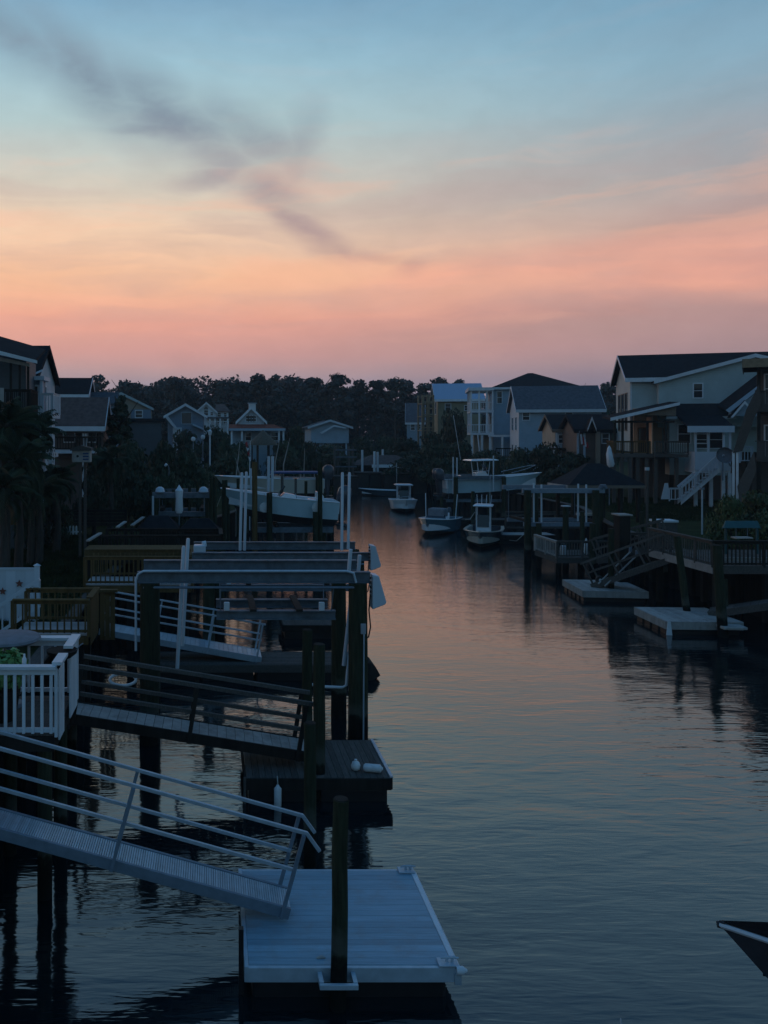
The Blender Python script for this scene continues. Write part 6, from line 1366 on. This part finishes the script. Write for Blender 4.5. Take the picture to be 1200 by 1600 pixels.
h.prism('rake_board',[a,b,c,c+Vector((0,0,.25)),b+Vector((0,0,.32)),a+Vector((0,0,.25))],(0,-.04,0),'white'); h.box('entrance_wall',h.px(932,690,-.4).x,h.px(938,690,-.4).x,-.4,-.002,GZ,ze-.1,'sid_tan')
for u in (903,913): x = h.px(u,690,-.02).x; h.box('corner_board',x-.1,x+.1,-.06,-.003,GZ,ze-.1,'sid_grey')
h.win_px(941,678,951,692,0)
t = thing('flag', 'small faded striped flag hanging at the brown cottage porch', 'flag', tuple(P(909,685,77.5))); 
for k in range(4): MB().prism([(-.15+k*.18,0,.35-k*.25),(.0+k*.18,0,.42-k*.25),(.12+k*.18,0,-.5-k*.12),(-.05+k*.18,0,-.55-k*.12)],(0,.03,0)).build('stripe','red' if k%2 else 'white',t)
MB().tube((-.35,.05,-1.0),(-.2,.05,.7),.03,n=6).build('staff','alu_dark',t)
t = thing('patio_umbrella', 'closed pale umbrella standing beside the big house porch', 'umbrella', (XU(952,66),66,GZ)); hh = ZV(698,66)-GZ
MB().tube((0,0,0),(0,0,hh),.04,n=6).build('pole','alu_dark',t); MB().path([(.15,0,hh-1.6),(.12,0,hh-1.4),(0,0,hh-.6),(0,0,hh-.1),(0,0,hh+.1)],[.18,.3,.24,.14,.02],8).build('folded_canopy','white',t,smooth=True)
# ================================================================== left bank houses
h = House('balcony_house', 'tall white house with a dark porch balcony behind the palms', XU(53,45), 45, GZ, 0)
zr = h.px(79,547,3).z; ze = h.px(84,597,0).z
# main block behind, ridge running away to the left
h.gable_x(-9,0,0,6,GZ-.2,h.px(80,590,0).z,zr,'sid_white','roof_dark',ov=.25,trim='roof_dark')
h.prism('rake_board',[h.px(20,598,-.3),h.px(66,577,-.3),h.px(66,580,-.3),h.px(20,601,-.3)],(0,.05,0),'white')
h.box('balcony_roof',h.px(30,590,-1.5).x,h.px(70,590,-1.5).x,-1.7,-.002,h.px(60,590,-1.5).z-.14,h.px(60,588,-1.5).z,'white')
x_ = h.px(65,620,-1.5).x; h.box('corner_post',x_-.08,x_+.08,-1.6,-1.44,GZ-.2,h.px(60,591,-1.5).z-.01,'white_clean')
h.box('wall',h.px(30,600,-1.4).x,x_-.1,-1.35,-.003,GZ-.2,h.px(60,592,-1.5).z,'sid_slate')
h.win_px(52,604,59,635,-1.35,out=-1); h.window(2.2,3.2,h.px(70,622,0).z,h.px(70,600,0).z,0,face='x',out=1)
zb = h.px(60,640,-1.8).z
h.box('balcony_floor',h.px(45,640,-2.2).x,h.px(82,640,-2.2).x,-2.2,-.003,zb-.25-.2,zb-.2,'white'); h.rail((h.px(46,640,-2.1).x,-2.1,zb-.2),(h.px(82,640,-2.1).x,-2.1,zb-.2),1.05,'white',step=.12,post=1.5)
h.rail((h.px(82,640,-2.1).x,-2.1,zb-.2),(h.px(82,640,-2.1).x,-.1,zb-.2),1.05,'white',step=.15)
x2 = h.px(80,660,-2).x; h.box('stilt',x2-.08,x2+.08,-2.15,-2.0,GZ-.2,zb-.451,'white')
z0_ = h.px(72,700,-2).z; h.box('porch_floor',h.px(60,700,-2).x,x2,-2.15,-.003,z0_-.5,z0_-.25,'white')
# near dark porch of the same bank, separate house cut by the frame
h = House('porch_house', 'dark house with a roofed balcony and white eave boards cut by the frame', XU(48,38), 38, GZ, 4)
p0, p1, p2 = h.px(-20,541,0), h.px(14,552,0), h.px(57,567,0)
h.slab('roof',[h.px(-40,538,0)+Vector((0,-.6,.05)),h.px(58,566,0)+Vector((0,-.6,.05)),h.px(58,566,0)+Vector((0,3,.9)),h.px(-40,538,0)+Vector((0,3,.9))],.12,'roof_dark')
h.prism('rake_board',[h.px(-40,538,-.65),h.px(58,563,-.65),h.px(58,568,-.65),h.px(-40,545,-.65)],(0,.045,0),'white')
h.prism('beam',[h.px(-40,549,-.2),h.px(46,568,-.2),h.px(46,573,-.2),h.px(-40,556,-.2)],(0,.15,0),'wood_pale')
zf = h.px(40,642,0).z
for u in (17,31,44): x = h.px(u,600,-.1).x; h.box('porch_post',x-.05,x+.05,-.15,-.05,zf-.2,h.px(u,572 if u==44 else 566 if u == 31 else 562,-.1).z,'wood_dark')
h.box('porch_floor',-8,0.02,-.3,3,zf-.35,zf-.1,'white'); h.rail((-8,-.2,zf-.1),(0,-.2,zf-.1),h.px(40,608,-.2).z-zf+.1,'wood_dark',step=.09,bw=.045,post=1.0); h.rail((0,-.2,zf-.1),(0,2,zf-.1),h.px(40,608,-.2).z-zf+.1,'wood_dark',step=.12,bw=.045)
h.box('wall',-8,-.6,2.6,6,GZ-.2,h.px(10,560,2.6).z,'sid_dark'); x = h.px(3,640,-.32).x; h.box('corner_post',x-.09,x+.09,-.34,-.301,zf-.3,h.px(3,606,-.32).z,'wood_pale')
for u in (8,30,47): x = h.px(u,680,0).x; h.box('stilt',x-.1,x+.1,-.1,.1,GZ-.2,zf-.351,'wood_dark')
# dark roofed house, brown roofed house
h = House('dark_roof_house', 'low house with a plain dark roof and white eave board', XU(80,76), 76, GZ, 3)
x0 = h.px(78,620,0).x; x1 = h.px(134,620,0).x; h.gable_x(x0,x1,0,7,GZ-.2,h.px(100,619,0).z,h.px(100,594,3).z,'sid_slate','roof_dark',ov=.3)
h.win_px(90,623,108,627,0,bars=0)
x2 = h.px(180,640,1.2).x; h.gable_x(x1+.4,x2,1.2,6,GZ-.2,h.px(150,633,1.2).z,h.px(150,617,3.6).z,'sid_slate','roof_grey',ov=.2,fascia=False)
h = House('brown_roof_house', 'house with a broad brown shingled roof and an open dark porch', XU(84,61), 61, GZ, 2)
x0 = h.px(80,667,0).x; x1 = h.px(158,667,0).x
h.gable_x(x0,x1,0,6,h.px(90,668,0).z-.4,h.px(100,668,0).z,h.px(100,626,3).z,'sid_brown','roof_brown',ov=.3,trim='white')
zt = h.px(100,668,0).z-.42; 
h.box('wall',x0,x1,1.6,6,GZ-.2,zt+.01,'sid_brown')
for u in (84,130,134,143,152): x = h.px(u,685,0).x; h.box('porch_post',x-.07,x+.07,.02,.16,GZ-.2,zt-.002,'white' if u in (130,134) else 'wood_dark')
h.win_px(100,674,116,690,1.6); h.win_px(138,674,150,690,1.6); zf = h.px(100,703,0).z; h.box('porch_floor',x0,x1,-.4,1.59,zf-.25,zf,'sid_white'); h.rail((x0,-.3,zf),(x1,-.3,zf),1.0,'wood_dark',step=.2)
# grey gable, blue gable, arch window house, red roof house, flat gable
h = House('grey_gable_house', 'grey house with a pale shallow gable behind the conifer', XU(166,88), 88, GZ, 4)
x0, xp, x1 = h.px(160,640,0).x, h.px(189,614,0).x, h.px(237,640,0).x
h.prism('wall',[(x0,0,GZ-.2),(x1,0,GZ-.2),(x1,0,h.px(237,637,0).z),(xp,0,h.px(189,616,0).z),(x0,0,h.px(160,630,0).z)],(0,9,0),'sid_tan')
a, b, c = h.px(158,629,-.4), h.px(189,613,-.4), h.px(240,638,-.4); V = Vector((0,10,0))
h.slab('roof',[a,b,b+V,a+V],.15,'roof_grey'); h.slab('roof',[b+Vector((.001,0,0)),c,c+V,b+Vector((.001,0,0))+V],.15,'roof_grey')
h.prism('rake_board',[a-Vector((0,0,.25)),b-Vector((0,0,.25)),c-Vector((0,0,.25)),c+Vector((0,0,.03)),b+Vector((0,0,.03)),a+Vector((0,0,.03))],(0,-.04,0),'sid_cream')
h.box('wall',h.px(205,640,-.02).x,h.px(236,640,-.02).x,-.5,-.003,GZ-.2,h.px(220,640,0).z,'sid_slate'); h.win_px(212,642,222,652,-.5)
h.box('roof',h.px(150,660,-3).x,h.px(258,660,-3).x,-3.2,-.51,h.px(200,656,-3).z-.2,h.px(200,654,-3).z,'roof_dark'); h.box('wall',h.px(156,660,-3).x,h.px(252,660,-3).x,-3,-.52,GZ-.2,h.px(200,656,-3).z-.201,'sid_dark')
h = House('blue_gable_house', 'slate blue house with a white trimmed gable and boarded window', XU(262,106), 106, GZ, 0)
x0, x1 = h.px(262,650,0).x, h.px(318,650,0).x
h.gable_y(x0,x1,0,10,GZ-.2,h.px(262,650,0).z,h.px(290,634,0).z,'sid_slate','roof_grey',ov=.5,trim='sid_white')
h.win_px(284,645,299,662,0,bars=0,fm='sid_grey')
h.prism('side_roof',[h.px(258,652,-1),h.px(262,650,-1),h.px(276,668,-1),h.px(274,671,-1)],(0,1.0,0),'sid_white'); h.prism('side_roof',[h.px(300,664,-1),h.px(302,662,-1),h.px(318,669,-1),h.px(318,672,-1)],(0,1.0,0),'sid_grey')
h.box('entry_wall',h.px(270,675,-.6).x,h.px(284,675,-.6).x,-.6,-.003,GZ-.2,h.px(275,668,-.6).z,'sid_white')
h = House('arch_window_house', 'white house with a dark arched gable window and two storey porch', XU(309,130), 130, GZ, 0)
x0, x1 = h.px(308,650,0).x, h.px(337,650,0).x
h.gable_y(x0,x1,0,9,GZ-.2,h.px(310,644,0).z,h.px(322,631,0).z,'sid_white','roof_brown',ov=.3)
h.win_px(319,641,325,649,0); c = h.px(322,641,-.03); h.prism('arch_window',[Vector((c.x+math.cos(q)*.33,-.05,c.z+.1+math.sin(q)*.45)) for q in (math.pi*k/8 for k in range(9))],(0,.04,0),'glass'); h.win_px(329,644,333,649,0)
xr = h.px(357,650,0).x; h.box('wall',x1,xr,.5,8,GZ-.2,h.px(345,644,0).z,'sid_white'); h.slab('roof',[(x1,.2,h.px(345,644,0).z+.2),(xr+.3,.2,h.px(345,644,0).z+.2),(xr-.6,4,h.px(345,630,0).z),(x1,4,h.px(345,630,0).z)],.2,'roof_brown')
for (u0,u1) in ((340,345),(350,354)): h.win_px(u0,645,u1,651,.5); h.win_px(u0,655,u1,661,.5)
h.box('porch_roof',x1-1.5,xr,-1.2,.499,h.px(345,653,0).z-.1,h.px(345,653,0).z+.15,'roof_grey')
for u in (328,336,344,356): x = h.px(u,660,-1.1).x; h.box('porch_post',x-.1,x+.1,-1.15,-.95,GZ-.2,h.px(345,653,0).z-.11,'white')
h.rail((x1-1.5,-1.1,h.px(345,667,-1.1).z),(xr,-1.1,h.px(345,667,-1.1).z),.9,'white',step=.3,post=3)
h = House('red_roof_house', 'white gabled house with a red lower roof and white chimney', XU(402,96), 96, GZ, 0)
x0, x1 = h.px(368,662,0).x, h.px(417,662,0).x
h.gable_y(x0+.3,x1-.3,0,8,GZ-.2,h.px(370,659,0).z,h.px(393,639,0).z,'sid_white','roof_dark',ov=.3)
for k in range(4): h.win_px(384.5+k*4.2,650,387.5+k*4.2,658,0)
cx_ = h.px(394,635,2).x; c = h.box('chimney',cx_-.4,cx_+.4,1.6,2.4,h.px(394,642,2).z,h.px(394,631,2).z,'white'); h.box('chimney_cap',cx_-.5,cx_+.5,1.5,2.5,h.px(394,631,2).z+.001,h.px(394,629.5,2).z,'sid_grey',parent=c)
a, b = h.px(358,671,-2.6), h.px(446,671,-2.6); z_ = h.px(368,663,-.05).z
h.slab('roof',[(a.x,-2.6,a.z+.1),(b.x,-2.6,a.z+.1),(x1+.8,-.004,z_),(x0-.8,-.004,z_)],.18,'roof_red')
h.box('fascia',a.x,b.x,-2.66,-2.603,a.z-.16,a.z+.12,'sid_grey'); h.box('wall',x0-.5,b.x-.5,-.9,-.01,GZ-.2,a.z-.1,'sid_grey')
for (u0,u1) in ((384,392),(424,434)): h.win_px(u0,676,u1,688,-.9)
for u in (362,378,436,443): x = h.px(u,685,-2.5).x; h.box('porch_post',x-.1,x+.1,-2.5,-2.3,GZ-.2,a.z-.161,'white')
t = thing('thatched_hut', 'round thatched hut with a drooping palm roof before the red roofed house', 'hut', (XU(411,84),84,GZ)); zt = ZV(672,84)-GZ; ze = ZV(694,84)-GZ
MB().path([(0,0,ze-.1),(0,0,ze+.15),(0,0,(ze+zt)/2+.05),(0,0,zt)],[1.5,1.36,.72,.05],16).build('roof','thatch',t,smooth=True)
for a in range(6): MB().tube((1.1*math.cos(a*1.047),1.1*math.sin(a*1.047),0),(1.1*math.cos(a*1.047),1.1*math.sin(a*1.047),ze-.05),.07,n=6).build('post','bark',t)
MB().box(-.9,.9,-.9,-.7,0,1.0).build('bar_front','white',t); MB().box(-1.05,1.05,-1.05,-.6,1.001,1.08).build('bar_top','sid_white',t)
h = House('flat_gable_house', 'low blue grey house with a wide flat gable at the canal head', XU(482,134), 134, GZ, 0)
x0, x1 = h.px(486,670,0).x, h.px(545,670,0).x
h.gable_y(x0,x1,0,9,h.px(500,678,0).z-1.5,h.px(486,668,0).z,h.px(516,658.5,0).z,'sid_grey','roof_grey',ov=.6,trim='sid_white')
h.prism('inner_rake',[h.px(500,676,-.7),h.px(522,664,-.7),h.px(541,668,-.7),h.px(541,670,-.7),h.px(522,666.5,-.7),h.px(503,678,-.7)],(0,.1,0),'sid_white')
h.box('wall',x0+1,x1-.8,1.5,9,GZ-.2,h.px(500,678,0).z-1.501,'sid_slate')
for u in (489,504,518,541): x = h.px(u,690,.2).x; h.box('porch_post',x-.12,x+.12,.1,.34,GZ-.2,h.px(500,678,0).z-1.501,'sid_grey')
h.win_px(502,689,517,697,1.4,bars=0); h.box('porch_panel',h.px(499,695,.5).x,h.px(519,695,.5).x,.5,.6,h.px(500,699,.5).z,h.px(500,689,.5).z,'sid_grey')

# ---- thin evening haze over the whole reach
hz = bpy.data.materials.new('evening_haze'); hz.use_nodes = True; ht = hz.node_tree; ht.nodes.remove(ht.nodes['Principled BSDF'])
pv = ht.nodes.new('ShaderNodeVolumePrincipled'); pv.inputs['Color'].default_value = (.80,.88,.92,1); pv.inputs['Density'].default_value = .00042; pv.inputs['Anisotropy'].default_value = .1
ht.links.new(pv.outputs[0], ht.nodes['Material Output'].inputs['Volume'])
tag(MB().box(-350,350,-40,430,-2,27).build('haze', hz), 'thin blue evening haze over the canal', 'haze', kind='stuff')
